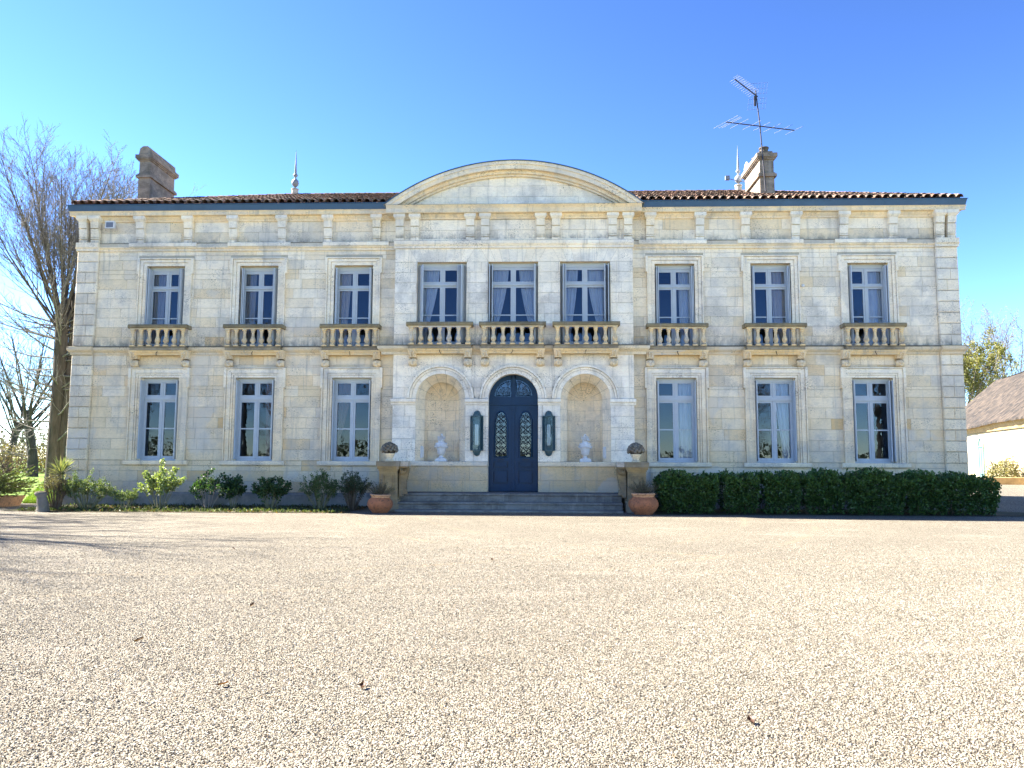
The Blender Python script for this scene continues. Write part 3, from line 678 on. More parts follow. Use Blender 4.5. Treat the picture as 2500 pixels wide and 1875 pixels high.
# --- window surrounds
def surround(c, half, z0, zt, earz, fas, wall):
    root = empty("window_surround", (0,0,0), wall)
    n = round((zt-z0)/0.32); h = (zt-z0)/n; off = [0]+[f[0] for f in fas]; W = off[-1]
    for s in (-1, 1):
        for i in range(n):
            za, zb = z0+i*h+0.002, z0+(i+1)*h-0.002; mb = MB(); t = jit(lerp(lerp(BEIGE, PALE, min(1, za/6)), WHITE, 0.1), 0.06)
            for k, (o1, pr) in enumerate(fas):
                o0 = off[k]; ex = 0
                xa, xb = sorted((c+s*(half+o0+(0.009 if k else 0)), c+s*(half+o1)))
                mb.box(xa, xb, -pr, 0.025, za, zb, t)
            if zb > earz+0.05:
                xa, xb = sorted((c+s*(half+W), c+s*(half+W+0.045))); mb.box(xa, xb, -fas[-1][1], 0.025, max(za, earz), zb, t)
            mb.build("surround_stone", M['stone'], root)
    cuts = [-half-W-0.045, -half*0.35, half*0.4, half+W+0.045]
    for a, b in zip(cuts, cuts[1:]):
        mb = MB(); t = jit(lerp(PALE, WHITE, 0.4), 0.05)
        for k, (o1, pr) in enumerate(fas):
            o0 = off[k]; last = k == len(fas)-1
            xa = max(a, -half-o1-(0.045 if last else 0)); xb = min(b, half+o1+(0.045 if last else 0))
            if xb-xa > 0.01: mb.box(c+xa+0.0015, c+xb-0.0015, -pr, 0.025, zt+o0+(0.009 if k else 0), zt+o1, t)
            if o0 > 0 or True:
                for s in (-1, 1):     # vertical part of the corner beside the lower fascias
                    e0, e1 = half+o0+0.009, half+o1+(0.045 if last else 0); p, q = sorted((s*e0, s*e1)); p = max(p, a); q = min(q, b)
                    if q-p > 0.005 and o0 > 0: mb.box(c+p, c+q, -pr, 0.025, zt, zt+o0+0.0085, t)
        mb.build("surround_stone", M['stone'], root)
FL = [(0.07, 0.02), (0.13, 0.045), (0.265, 0.07), (0.305, 0.115)]
FU = [(0.13, 0.025), (0.215, 0.042), (0.24, 0.065)]
FU2 = [(0.10, 0.025), (0.20, 0.055), (0.24, 0.10)]
for i, c in enumerate(LOC):
    w = wall_left if i < 3 else wall_right; surround(c, 0.61, 1.463, 4.03, 3.67, FL, w)
    band("window_sill", [(0.25,1.32),(-0.07,1.32),(-0.10,1.35),(-0.11,1.44),(-0.10,1.46),(0.25,1.462)], c-1.0, c+1.0, w, 2.5, lerp(BEIGE, PALE, 0.5))
for i, c in enumerate(UPC): surround(c, 0.61, 5.02, 7.57, 7.31, [(0.11, 0.025), (0.215, 0.042), (0.24, 0.065), (0.325, 0.05)] if False else FU2, wall_left if i < 3 else wall_right)
# reveals
def reveal(c, half, z0, zt, Y, wall):
    mb = MB(); t = jit(PALE); d = 0.30
    for s in (-1, 1):
        x = c+s*half; mb.face([(x, Y, z0), (x, Y+d, z0), (x, Y+d, zt), (x, Y, zt)], t)
    mb.face([(c-half, Y, zt), (c+half, Y, zt), (c+half, Y+d, zt), (c-half, Y+d, zt)], lerp(GOLD, PALE, 0.3)); mb.face([(c-half, Y-0.0, z0), (c-half, Y+d, z0), (c+half, Y+d, z0), (c+half, Y, z0)], GREYS)
    mb.build("window_reveal", M['stone'], wall)

# --- windows
def window(c, half, z0, zt, Y, rows, fold_l, fold_r, wall_):
    reveal(c, half, z0, zt, Y, wall_)
    root = empty("window", (0,0,0), house); yf = Y+0.20
    P = M['paint']
    mb = MB(); st = 0.065; headb = 0.13
    mb.box(c-half, c-half+st, yf, yf+0.08, z0, zt); mb.box(c+half-st, c+half, yf, yf+0.08, z0, zt); mb.box(c-half+st, c+half-st, yf-0.004, yf+0.08, zt-headb, zt-0.001); mb.box(c-half+st, c+half-st, yf-0.01, yf+0.08, z0+0.001, z0+0.06)
    mb.build("frame", P, root)
    pz = rows  # list of (zb,zt) panes from top; first is the transom light
    tz0, tz1 = pz[1][1], pz[0][0]
    mb = MB(); mb.box(c-half+st, c+half-st, yf-0.012, yf+0.07, tz0+0.055, tz1-0.055); mb.box(c-half+st, c+half-st, yf-0.03, yf+0.06, (tz0+tz1)/2-0.02, (tz0+tz1)/2+0.015); mb.build("transom", P, root)
    inner = half-st; mw = 0.085
    for s in (-1, 1):
        for part, (za, zb) in (("upper_sash", (tz1-0.054, zt-headb-0.002)), ("lower_sash", (z0+0.062, tz0+0.054))):
            mb = MB(); xa, xb = sorted((c+s*0.006, c+s*(inner-0.002)))
            si = 0.08; out = 0.055
            ia, ib = sorted((c+s*si, c+s*(inner-out)))
            panes = [pz[0]] if part == "upper_sash" else pz[1:]
            mb.box(xa, ia, yf+0.01, yf+0.055, za, zb); mb.box(ib, xb, yf+0.01, yf+0.055, za, zb)
            zz = [zb]+[k for p in panes for k in (p[1], p[0])]+[za]
            for k in range(0, len(zz), 2): mb.box(ia, ib, yf+0.014, yf+0.05, zz[k+1], zz[k])
            sash = mb.build(part, P, root)
            for pb, pt in panes:
                g = MB(); g.face([(ia, yf+0.034, pb), (ib, yf+0.034, pb), (ib, yf+0.034, pt), (ia, yf+0.034, pt)]); g.build("pane", M['glass'], root)
    mb = MB(); mb.box(c-0.022, c+0.022, yf-0.012, yf+0.012, z0+0.07, tz0+0.05); mb.box(c-0.02, c+0.02, yf-0.01, yf+0.012, tz1-0.05, zt-headb-0.01); mb.build("meeting_stile", P, root)
    # folded shutter leaves standing in the reveal
    for s, ang in ((-1, fold_l), (1, fold_r)):
        for k, a in enumerate(ang):
            hx = c+s*(half-0.018-0.045*k); L = 0.27 if half < 0.7 else 0.33
            mb = MB(); zA, zB = z0+0.05, zt-0.09; yp = yf-0.012
            # leaf built closed along -Y, panels raised on both faces, then swung by angle a
            rot = -s*a
            def bx(x0, x1, y0, y1, za, zb): mb.box(min(hx-s*x0, hx-s*x1), max(hx-s*x0, hx-s*x1), yp-y1, yp-y0, za, zb, None, rot, (hx, yp))
            bx(0.006, 0.026, 0, L, zA, zB)
            H = zB-zA
            for q0, q1 in ((0.02, 0.30), (0.33, 0.78), (0.81, 0.98)):
                bx(0.001, 0.031, 0.055, L-0.055, zA+H*q0+0.03, zA+H*q1-0.02)
            mb.build("shutter_leaf", P, root)
    return root
RU = [(6.97, 7.35), (5.95, 6.80), (5.13, 5.915)]
RL = [(3.50, 3.87), (2.475, 3.275), (1.60, 2.435)]
d2r = math.radians
foldU = [((0.06, 0.10), (d2r(32), d2r(6))), ((d2r(24), 0.1), (d2r(24), 0.1)), ((d2r(7), 0.05), (d2r(8), 0.05)), ((d2r(5), 0.1), (d2r(4), 0.05)), ((d2r(10), 0.05), (d2r(6), 0.1)), ((d2r(14), 0.05), (d2r(0), 0.08))]
for i, c in enumerate(UPC): window(c, 0.61, 5.0, 7.57, 0, RU, foldU[i][0], foldU[i][1], wall_left if i < 3 else wall_right)
for i, c in enumerate(LOC): window(c, 0.61, 1.463, 4.03, 0, RL, (0.05,), (0.04,) if i not in (5,) else (0.02, d2r(12)), wall_left if i < 3 else wall_right)
RC = [(7.0, 7.36), (5.97, 6.81), (5.13, 5.935)]
foldC = [((d2r(30), d2r(22)), (d2r(52), d2r(12))), ((d2r(2), d2r(10)), (d2r(12), d2r(5))), ((d2r(24), d2r(5)), (d2r(5), d2r(18)))]
for i, c in enumerate(CUC): window(c, 0.76, 5.0, 7.57, YC, RC, foldC[i][0], foldC[i][1], wall_mid)

# rooms behind the windows
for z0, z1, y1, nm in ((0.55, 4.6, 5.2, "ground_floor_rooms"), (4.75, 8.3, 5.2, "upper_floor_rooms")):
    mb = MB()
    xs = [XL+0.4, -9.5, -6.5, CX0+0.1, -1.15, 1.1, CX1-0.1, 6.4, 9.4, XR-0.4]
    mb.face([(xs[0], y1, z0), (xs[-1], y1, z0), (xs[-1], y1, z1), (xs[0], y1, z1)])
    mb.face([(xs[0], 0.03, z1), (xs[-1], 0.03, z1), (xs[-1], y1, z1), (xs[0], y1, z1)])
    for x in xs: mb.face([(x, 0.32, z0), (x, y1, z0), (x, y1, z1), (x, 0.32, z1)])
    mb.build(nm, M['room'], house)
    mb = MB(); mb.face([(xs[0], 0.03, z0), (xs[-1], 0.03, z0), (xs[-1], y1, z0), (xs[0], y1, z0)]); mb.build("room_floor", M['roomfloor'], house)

# --- balconies
def balcony(c, halfw, Y, wall, bal_sp, console_off):
    root = empty("balcony", (0,0,0), house); yo = Y-0.34
    mb = MB(); mb.box(c-halfw, c+halfw, yo-0.02, Y+0.2 if False else Y-0.02, 4.845, 4.93, jit((0.34, 0.31, 0.25))); mb.box(c-halfw-0.03, c+halfw+0.03, yo-0.05, Y-0.02, 4.9305, 4.96, jit((0.24, 0.22, 0.17))); mb.build("slab", M['mossy'], root)
    mb = MB(); mb.box(c-console_off, c+console_off, yo+0.06, Y-0.02, 4.70, 4.78, GOLD); mb.box(c-console_off, c+console_off, yo+0.02, Y-0.02, 4.78, 4.844, GOLD); mb.build("beam", M['carved'], root)
    mb = MB(); t = (0.27, 0.23, 0.145)
    mb.profx([(yo-0.085,5.56),(yo-0.085,5.61),(yo-0.06,5.645),(yo+0.06,5.645),(yo+0.085,5.61),(yo+0.085,5.56),(yo+0.06,5.52),(yo-0.06,5.52)], c-halfw-0.06, c+halfw+0.06, jit(t))
    mb.build("rail", M['mossy'], root)
    mb = MB(); mb.profx([(yo-0.055,5.49),(yo-0.055,5.519),(yo+0.055,5.519),(yo+0.055,5.49)], c-halfw, c+halfw, GOLD)
    for s in (-1, 1):
        xa, xb = sorted((c+s*(halfw-0.02), c+s*(halfw+0.05))); mb.box(xa, xb, yo+0.09, Y-0.02, 5.53, 5.64, t)
    mb.build("under_rail", M['carved'], root)
    prof = [(0.001,0),(0.085,0),(0.085,0.05),(0.07,0.06),(0.05,0.085),(0.045,0.10),(0.075,0.145),(0.084,0.185),(0.072,0.23),(0.058,0.255),(0.060,0.268),(0.05,0.275),(0.044,0.30),(0.042,0.40),(0.046,0.425),(0.060,0.432),(0.060,0.445),(0.048,0.452),(0.062,0.485),(0.075,0.487),(0.075,0.529),(0.001,0.53)]
    for k in range(-3, 4):
        m2 = balcony.mesh
        if m2 is None:
            mb = MB(); mb.lathe(prof, 0, 0, 14, lerp(GOLD, PALE, 0.1)); o = mb.build("baluster", M['carved'], root); balcony.mesh = o.data
        else:
            o = bpy.data.objects.new("baluster", m2); C.objects.link(o); o.parent = root
        o.location = (c+k*bal_sp, yo, 4.96)
    # consoles
    for s in (-1, 1):
        x = c+s*console_off; mb = MB(); t = jit(lerp(GOLD, PALE, 0.45))
        def wedge(w0, w1, y0a, y1a, za, zb):
            a = [(x-w0/2, Y+0.02, za), (x+w0/2, Y+0.02, za), (x+w0/2, Y-y0a, za), (x-w0/2, Y-y0a, za)]; b = [(x-w1/2, Y+0.02, zb), (x+w1/2, Y+0.02, zb), (x+w1/2, Y-y1a, zb), (x-w1/2, Y-y1a, zb)]
            for q in range(4): mb.face([a[(q+1)%4], a[q], b[q], b[(q+1)%4]], t)
            mb.face(a, t); mb.face(list(reversed(b)), t)
        wedge(0.20, 0.26, 0.20, 0.30, 4.62, 4.80); wedge(0.26, 0.30, 0.31, 0.335, 4.801, 4.844); wedge(0.23, 0.23, 0.21, 0.21, 4.595, 4.619)
        for dz, dy in ((4.77, 0.30), (4.72, 0.27), (4.67, 0.24)):      # carved leaf drops
            for dx in (-0.045, 0, 0.045): mb.ball((x+dx, Y-dy, dz-abs(dx)*0.5), 0.026, 6, 4, t, 1.5)
        pts = []; R = 0.125                                           # rounded shell volute below
        rows = []
        for i in range(9):
            a = PI*i/8; rows.append([(x+xx, Y-0.02-0.21*math.sin(a)*(1-0.5*(xx/0.12)**2*0.6), 4.465+0.135*math.cos(a)*(1-0.25*(xx/0.12)**2)) for xx in (-0.125, -0.09, -0.045, 0, 0.045, 0.09, 0.125)])
        mb.grid(rows, t, True); 
        mb.ball((x, Y-0.19, 4.40), 0.05, 8, 5, t, 1.1)
        for k in range(5):
            a = -0.9+0.45*k; mb.tube([(x+0.02*math.sin(a), Y-0.225, 4.44), (x+0.07*math.sin(a), Y-0.225, 4.44+0.06*math.cos(a)), (x+0.11*math.sin(a), Y-0.16, 4.44+0.12*math.cos(a))], [0.014, 0.02, 0.012], 5, t)
        mb.build("console", M['carved'], root)
    mb = MB(); mb.tube([(c, yo+0.02, 4.80), (c+rnd.uniform(-.02,.02), yo-0.02, 4.76), (c+rnd.uniform(-.05,.05), yo-0.02, 4.68)], 0.011, 5); mb.build("iron_hook", M['rust'], root)
    return root
balcony.mesh = None
for i, c in enumerate(UPC): balcony(c, 0.86, 0.0, None, 0.262, 0.80)
for c in CUC: balcony(c, 0.945, YC, None, 0.285, 0.835)

# --- entrance door
door = empty("entrance_door", (0,0,0), house); dx, dy = ARC[1], YC+0.30
def leaf(s):
    mb = MB(); X = lambda a, b: sorted((dx+s*a, dx+s*b))
    def bx(a, b, z0, z1, y0=0.0, y1=0.05): p, q = X(a, b); mb.box(p, q, dy+y0, dy+y1, z0, z1)
    bx(0.005, 0.15, 0.575, 3.18); bx(0.60, 0.745, 0.575, 3.18)
    bx(0.15, 0.60, 0.575, 0.80); bx(0.15, 0.60, 1.22, 1.28); bx(0.15, 0.60, 1.47, 1.60); bx(0.15, 0.60, 3.03, 3.18)
    bx(0.15, 0.60, 0.80, 1.22, 0.03, 0.05); bx(0.15, 0.60, 1.28, 1.47, 0.03, 0.05)
    o = mb.build("door_leaf", M['door'], door)
    mb = MB()
    bx(0.19, 0.56, 0.84, 1.18, -0.03, 0.03); bx(0.215, 0.535, 0.865, 1.155, -0.012, 0.0295); bx(0.26, 0.49, 0.91, 1.11, -0.035, 0.029); mb.build("lower_panel", M['door'], door)
    mb = MB(); bx(0.19, 0.56, 1.31, 1.44, -0.02, 0.03); bx(0.22, 0.53, 1.34, 1.41, -0.035, 0.029); mb.build("lock_panel", M['door'], door)
    mb = MB()                                       # rounded head of the glazed opening with shoulder
    cxl = 0.375; pts = []
    for sgn in (-1, 1):
        poly = [(cxl+sgn*0.226, 2.72), (cxl+sgn*0.226, 3.031), (cxl, 3.031)] + [(cxl+sgn*0.15*math.sin(a), 2.80+0.19*math.cos(a)) for a in [k*PI/2/8 for k in range(9)]] + [(cxl+sgn*0.185, 2.80), (cxl+sgn*0.185, 2.72)]
        poly = [(dx+s*a, b) for a, b in poly]
        mb.prism(poly, dy+0.002, dy+0.045)
    pr = [(cxl-0.19, 1.61), (cxl-0.19, 2.74), (cxl-0.15, 2.80)]+[(cxl-0.15*math.cos(a), 2.80+0.19*math.sin(a)) for a in [k*PI/10 for k in range(1, 10)]]+[(cxl+0.15, 2.80), (cxl+0.19, 2.74), (cxl+0.19, 1.61), (cxl-0.19, 1.61)]
    mb.tube([(dx+s*a, dy-0.004, b) for a, b in pr], 0.026, 6)
    bx(0.15, 0.19, 1.60, 2.74, 0.004, 0.045); bx(0.56, 0.60, 1.60, 2.74, 0.004, 0.045)
    mb.build("glazing_moulding", M['door'], door)
    g = MB(); p, q = X(0.17, 0.58); g.face([(p, dy+0.035, 1.6), (q, dy+0.035, 1.6), (q, dy+0.035, 3.0), (p, dy+0.035, 3.0)]); g.build("pane", M['doorglass'], door)
    mb = MB()                                       # wrought iron grille
    def spiral(x, z, r, a0, turns, dirn):
        return [(dx+s*(x+r*(1-k/16*0.85)*math.cos(a0+dirn*2*PI*turns*k/16)), dy+0.012, z+r*(1-k/16*0.85)*math.sin(a0+dirn*2*PI*turns*k/16)) for k in range(17)]
    for k in range(4):
        zc = 1.80+0.32*k
        for sg in (-1, 1):
            mb.tube([(dx+s*(cxl-sg*0.18), dy+0.012, zc-0.16), (dx+s*cxl, dy+0.008, zc), (dx+s*(cxl+sg*0.18), dy+0.012, zc+0.16)], 0.014, 4)
            mb.tube(spiral(cxl+sg*0.11, zc+0.055, 0.055, -PI/2, 1.2, sg), 0.012, 4); mb.tube(spiral(cxl+sg*0.11, zc-0.055, 0.055, PI/2, 1.2, -sg), 0.012, 4)
            mb.tube(spiral(cxl+sg*0.045, zc+0.10, 0.042, -PI/2, 1.1, -sg), 0.0115, 4); mb.tube(spiral(cxl+sg*0.045, zc-0.10, 0.042, PI/2, 1.1, sg), 0.0115, 4)
        mb.ball((dx+s*cxl, dy+0.005, zc), 0.02, 6, 4); mb.ball((dx+s*cxl, dy+0.005, zc+0.16), 0.02, 6, 4)
    mb.build("grille", M['iron'], door)
    mb = MB(); bx(0.28, 0.47, 1.515, 1.545, -0.012, 0.0); mb.build("letter_flap", M['iron'], door)
M['doorglass'] = glassmat("door_glass", 1.8, (0.35, 0.4, 0.45))
leaf(-1); leaf(1)
mb = MB(); mb.box(dx-0.035, dx+0.035, dy-0.03, dy+0.02, 0.58, 3.16); mb.box(dx-0.05, dx+0.05, dy-0.045, dy+0.02, 3.02, 3.15); mb.box(dx-0.05, dx+0.05, dy-0.045, dy+0.02, 0.6, 0.85); mb.build("meeting_stile", M['door'], door)
mb = MB(); mb.box(dx-0.75, dx+0.75, dy-0.03, dy+0.05, 3.185, 3.23); mb.box(dx-0.75, dx+0.75, dy-0.005, dy+0.05, 3.231, 3.40); mb.build("transom", M['door'], door)
for s in (-1, 1):
    mb = MB(); n = 12
    P = lambda r, a: (dx+s*(0.075+r*math.cos(a)), 3.455+r*math.sin(a))
    rows_o = [(dx+s*0.748*math.cos(PI/2*i/n), 3.36+0.748*math.sin(PI/2*i/n)) for i in range(n+1)]
    rows_i = [P(0.50, PI/2*i/n) for i in range(n+1)]
    for i in range(n):
        a, b, c_, d = rows_o[i], rows_o[i+1], rows_i[i+1], rows_i[i]
        mb.face([(a[0],dy,a[1]),(b[0],dy,b[1]),(c_[0],dy,c_[1]),(d[0],dy,d[1])]); mb.face([(d[0],dy,d[1]),(c_[0],dy,c_[1]),(c_[0],dy+0.04,c_[1]),(d[0],dy+0.04,d[1])])
    xa, xb = sorted((dx+s*0.0, dx+s*0.075)); mb.box(xa, xb, dy, dy+0.04, 3.4, 4.1); xa, xb = sorted((dx+s*0.075, dx+s*0.748)); mb.box(xa, xb, dy+0.001, dy+0.04, 3.36, 3.455)
    xa, xb = sorted((dx+s*0.575, dx+s*0.745)); 
    mb.tube([(P(0.46, PI/2*i/n)[0], dy-0.004, P(0.46, PI/2*i/n)[1]) for i in range(n+1)]+[(dx+s*0.105, dy-0.004, 3.48), (P(0.46, 0)[0], dy-0.004, 3.48)], 0.013, 5)
    mb.build("fanlight_frame", M['door'], door)
    g = MB(); g.face([(dx+s*0.07, dy+0.035, 3.45)]+[(P(0.51, PI/2*i/n)[0], dy+0.035, P(0.51, PI/2*i/n)[1]) for i in range(n+1)]); g.build("pane", M['doorglass'], door)
    mb = MB()
    for (x, z, r, a0, dr) in ((0.17,3.55,0.06,0,1),(0.31,3.55,0.07,PI,-1),(0.45,3.52,0.05,0,1),(0.17,3.70,0.06,PI,1),(0.30,3.70,0.06,0,-1),(0.16,3.83,0.05,0,1),(0.40,3.63,0.045,1,1)):
        mb.tube([(dx+s*(x+r*(1-k/16*0.85)*math.cos(a0+dr*2*PI*1.3*k/16)), dy+0.012, z+r*(1-k/16*0.85)*math.sin(a0+dr*2*PI*1.3*k/16)) for k in range(17)], 0.009, 4)
    for a in (0.35, 0.8, 1.25): mb.tube([(P(0.04, a)[0], dy+0.012, P(0.04, a)[1]), (P(0.48, a)[0], dy+0.012, P(0.48, a)[1])], 0.006, 4)
    mb.build("fanlight_grille", M['iron'], door)
mb = MB(); mb.box(dx-0.03, dx+0.03, dy-0.02, dy+0.02, 3.402, 4.09); mb.build("fanlight_mullion", M['door'], door)
# black sheet close behind the door stands in for the shade of the hall
mb = MB(); mb.box(dx-0.9, dx+0.9, dy+0.06, dy+0.08, 0.5, 4.2); mb.build("dark_hall_sheet", M['iron'], door)

# --- roof
roof = empty("roof", (0,0,0), house)
EY, EZ, RY, RZ = -0.27, 9.52, 5.8, 11.84
SL = (RZ-EZ)/(RY-EY); sang = math.atan(SL)
HX0, HX1, RX0, RX1 = XL-0.18, XR+0.15, -8.87, 8.5
mb = MB(); t = (0.16, 0.09, 0.06)
A = [(HX0,EY,EZ-0.03),(HX1,EY,EZ-0.03),(HX1,12.0,EZ-0.03),(HX0,12.0,EZ-0.03)]; B0, B1 = (RX0,RY,RZ-0.03), (RX1,RY,RZ-0.03)
mb.face([A[0],A[1],B1,B0], t); mb.face([A[1],A[2],B1], t); mb.face([A[2],A[3],B0,B1], t); mb.face([A[3],A[0],B0], t)
mb.build("roof_deck", M['tile'], roof)
def tile_mesh(mb, place, tint):
    n = 7; L = 0.47
    ro = []; ri = []
    for k in range(n):
        a = PI*k/(n-1)
        ro.append((math.cos(a), math.sin(a))); 
    def P(r, k, l, up): return place(r*ro[k][0], l, r*ro[k][1]*0.95+up)
    rows = [[P(0.108, k, 0.0, 0.014) for k in range(n)], [P(0.078, k, L, 0.0) for k in range(n)]]
    mb.grid(rows, tint, True)
    rows = [[P(0.09, k, 0.0, 0.014) for k in reversed(range(n))], [P(0.064, k, L, 0.0) for k in reversed(range(n))]]
    mb.grid(rows, tint, True)
    mb.grid([[P(0.108, k, 0.0, 0.014) for k in reversed(range(n))], [P(0.09, k, 0.0, 0.014) for k in reversed(range(n))]], tint, False)
TINTS = [(0.17, 0.10, 0.07), (0.15, 0.10, 0.08), (0.21, 0.14, 0.10), (0.12, 0.095, 0.08), (0.24, 0.18, 0.14)]
ca, sa = math.cos(sang), math.sin(sang); tile_data = []
for t in TINTS:
    mb = MB(); tile_mesh(mb, lambda u, l, h: (u, l*ca - h*sa, l*sa + h*ca), t); me = bpy.data.meshes.new("roof_tile"); me.from_pydata(mb.v, [], mb.f)
    me.polygons.foreach_set("use_smooth", mb.sm); a = me.attributes.new("tint", 'FLOAT_COLOR', 'FACE'); arr = np.ones((len(mb.f), 4), np.float32); arr[:, :3] = t; a.data.foreach_set("color", arr.ravel()); me.materials.append(M['tile']); tile_data.append(me)
sp = 0.245; ncol = int((HX1-HX0)/sp); rowlen = 0.36; rest = MB(); cnt = 0
slope_len = (RY-EY)/ca
for r in range(int(slope_len/rowlen)+1):
    l = r*rowlen-0.04; yy = EY+l*ca; zz = EZ+l*sa
    for k in range(ncol+1):
        x = HX0+0.12+k*sp
        # hips
        fr = (yy-EY)/(RY-EY); lx = HX0+(RX0-HX0)*fr; rx = HX1+(RX1-HX1)*fr
        if x < lx+0.02 or x > rx-0.02: continue
        if abs(x-px) < 3.95 and zz < PCZ+math.sqrt(max(0, (PR+0.05)**2-(x-px)**2))+0.05 and yy < 3.2: continue
        jx, jz = rnd.uniform(-0.012, 0.012), rnd.uniform(-0.006, 0.014); rz = rnd.uniform(-0.04, 0.04)
        if cnt < 300:
            o = bpy.data.objects.new("roof_tile", rnd.choice(tile_data)); C.objects.link(o); o.parent = roof
            o.location = (x+jx, yy, zz+jz); o.rotation_euler = (rnd.uniform(-0.02, 0.02), 0, rz); cnt += 1
        else:
            tile_mesh(rest, lambda u, q, h: (x+jx+u+q*rz*0.5, yy+q*ca-h*sa, zz+jz+q*sa+h*ca), jit(rnd.choice(TINTS), 0.15))
o = rest.build("upper_roof_tiles", M['tile'], roof); o["kind"] = "stuff"
# hips and ridge capping
mb = MB()
def capline(a, b):
    a, b = Vector(a), Vector(b); n = int((b-a).length/0.4)
    for i in range(n):
        p = a.lerp(b, i/n); q = a.lerp(b, (i+1.15)/n); mb.tube([p, q], [0.115, 0.095], 8, jit(rnd.choice(TINTS), 0.15))
capline((HX0+0.1,EY+0.05,EZ+0.02),(RX0,RY,RZ+0.02)); capline((HX1-0.1,EY+0.05,EZ+0.02),(RX1,RY,RZ+0.02)); capline((RX0,RY,RZ+0.02),(RX1,RY,RZ+0.02))
mb.build("ridge_tiles", M['tile'], roof)
# gutters
for x0, x1, f0, f1 in ((XL+0.02, -3.97, 1.0, -0.25), (3.94, XR-0.05, 0.25, -1.0)):
    mb = MB(); prof = [(0.05,9.292),(-0.27,9.292),(-0.275,9.31),(-0.31,9.46),(-0.33,9.465),(-0.33,9.485),(-0.29,9.485),(-0.26,9.34),(0.05,9.34)]
    mb.profx(prof, x0, x1, None, f0, f1); g = mb.build("gutter", M['zinc'], roof)
    mb = MB(); x = x0+1.0
    while x < x1-0.6: mb.box(x, x+0.012, -0.50, -0.43, 9.256, 9.43); x += 2.05
    # narrow soldered seams
    s_ = MB(); x = x0+1.2
    while x < x1-0.6: s_.profx([(-0.275,9.298),(-0.28,9.298),(-0.316,9.46),(-0.31,9.46)], x, x+0.018); x += 2.05
    s_.build("gutter_seam", M['zinc'], roof)

# chimneys (on the roof: parts)
def chimney(x0, x1, y0, y1, ztop, name_mat, pots):
    root = empty("chimney", (0,0,0), house); t = (0.28, 0.25, 0.225); zb = 9.8
    mb = MB(); mb.box(x0, x1, y0, y1, zb, ztop-0.95, jit(t)); mb.build("shaft", name_mat, root)
    mb = MB(); mb.box(x0-0.07, x1+0.07, y0-0.07, y1+0.07, ztop-0.949, ztop-0.85, jit(t)); mb.box(x0-0.03, x1+0.03, y0-0.03, y1+0.03, ztop-0.8495, ztop-0.80, t); mb.build("collar", name_mat, root)
    mb = MB(); mb.box(x0+0.01, x1-0.01, y0+0.01, y1-0.01, ztop-0.7995, ztop-0.34, jit(t)); mb.build("neck", name_mat, root)
    mb = MB()
    for k, (e, za, zb2) in enumerate(((0.03, 0.3395, 0.30), (0.07, 0.2995, 0.26), (0.10, 0.2595, 0.13))): mb.box(x0-e, x1+e, y0-e, y1+e, ztop-za, ztop-zb2, jit(t))
    mb.build("cornice", name_mat, root)
    mb = MB()
    if pots == 0:
        mb.prism([(x0-0.02, ztop-0.1295), (x1+0.02, ztop-0.1295), (x1-0.02, ztop+0.12), ((x0+x1)/2+0.08, ztop+0.20), ((x0+x1)/2-0.08, ztop+0.20), (x0+0.02, ztop+0.12)], y0-0.02, y1+0.02, (0.3, 0.26, 0.23)); mb.build("capping", name_mat, root)
    else:
        mb.box(x0+0.02, x1-0.02, y0+0.05, y1-0.05, ztop-0.1295, ztop-0.02, (0.12, 0.11, 0.1)); mb.build("capping", name_mat, root)
        for k in range(pots):
            yy = y0+0.25+(y1-y0-0.5)*k/(pots-1); m2 = MB(); m2.lathe([(0.02,0),(0.15,0),(0.16,0.03),(0.14,0.06),(0.15,0.14),(0.17,0.15),(0.17,0.19),(0.1,0.2),(0.02,0.21)], (x0+x1)/2+rnd.uniform(-.05,.05), yy, 12, (0.09, 0.075, 0.065), True, ztop-0.02); m2.build("chimney_pot", name_mat, root)
            m2 = MB(); 
    return root
chimney(-13.30, -12.88, 2.3, 4.1, 12.28, M['roofstone'], 0)
chimney(8.31, 8.80, 2.3, 4.2, 12.12, M['roofstone'], 4)
# finials at the ridge ends
def finial(x):
    root = empty("finial", (0,0,0), house)
    mb = MB(); mb.lathe([(0.001,11.7),(0.13,11.7),(0.13,12.05),(0.125,12.08),(0.15,12.11),(0.15,12.14),(0.1,12.16),(0.001,12.16)], x, RY, 14, (0.5,0.48,0.46)); mb.build("base", M['roofstone'], root)
    mb = MB(); mb.lathe([(0.001,12.16),(0.05,12.16),(0.035,12.21),(0.06,12.23),(0.125,12.30),(0.145,12.38),(0.125,12.47),(0.07,12.53),(0.035,12.57),(0.04,12.62),(0.09,12.67),(0.095,12.71),(0.06,12.75),(0.045,12.78),(0.05,12.8)], x, RY, 14); mb.build("ball", M['finial'], root)
    mb = MB(); mb.lathe([(0.045,12.78),(0.05,12.82),(0.032,13.2),(0.012,13.6),(0.002,13.74)], x, RY, 8); mb.build("spike", M['finial'], root)
M['finial'] = simple("weathered_zinc", (0.20, 0.215, 0.235), 0.6, 0.15, 8, 0.2)
finial(RX0); finial(RX1)

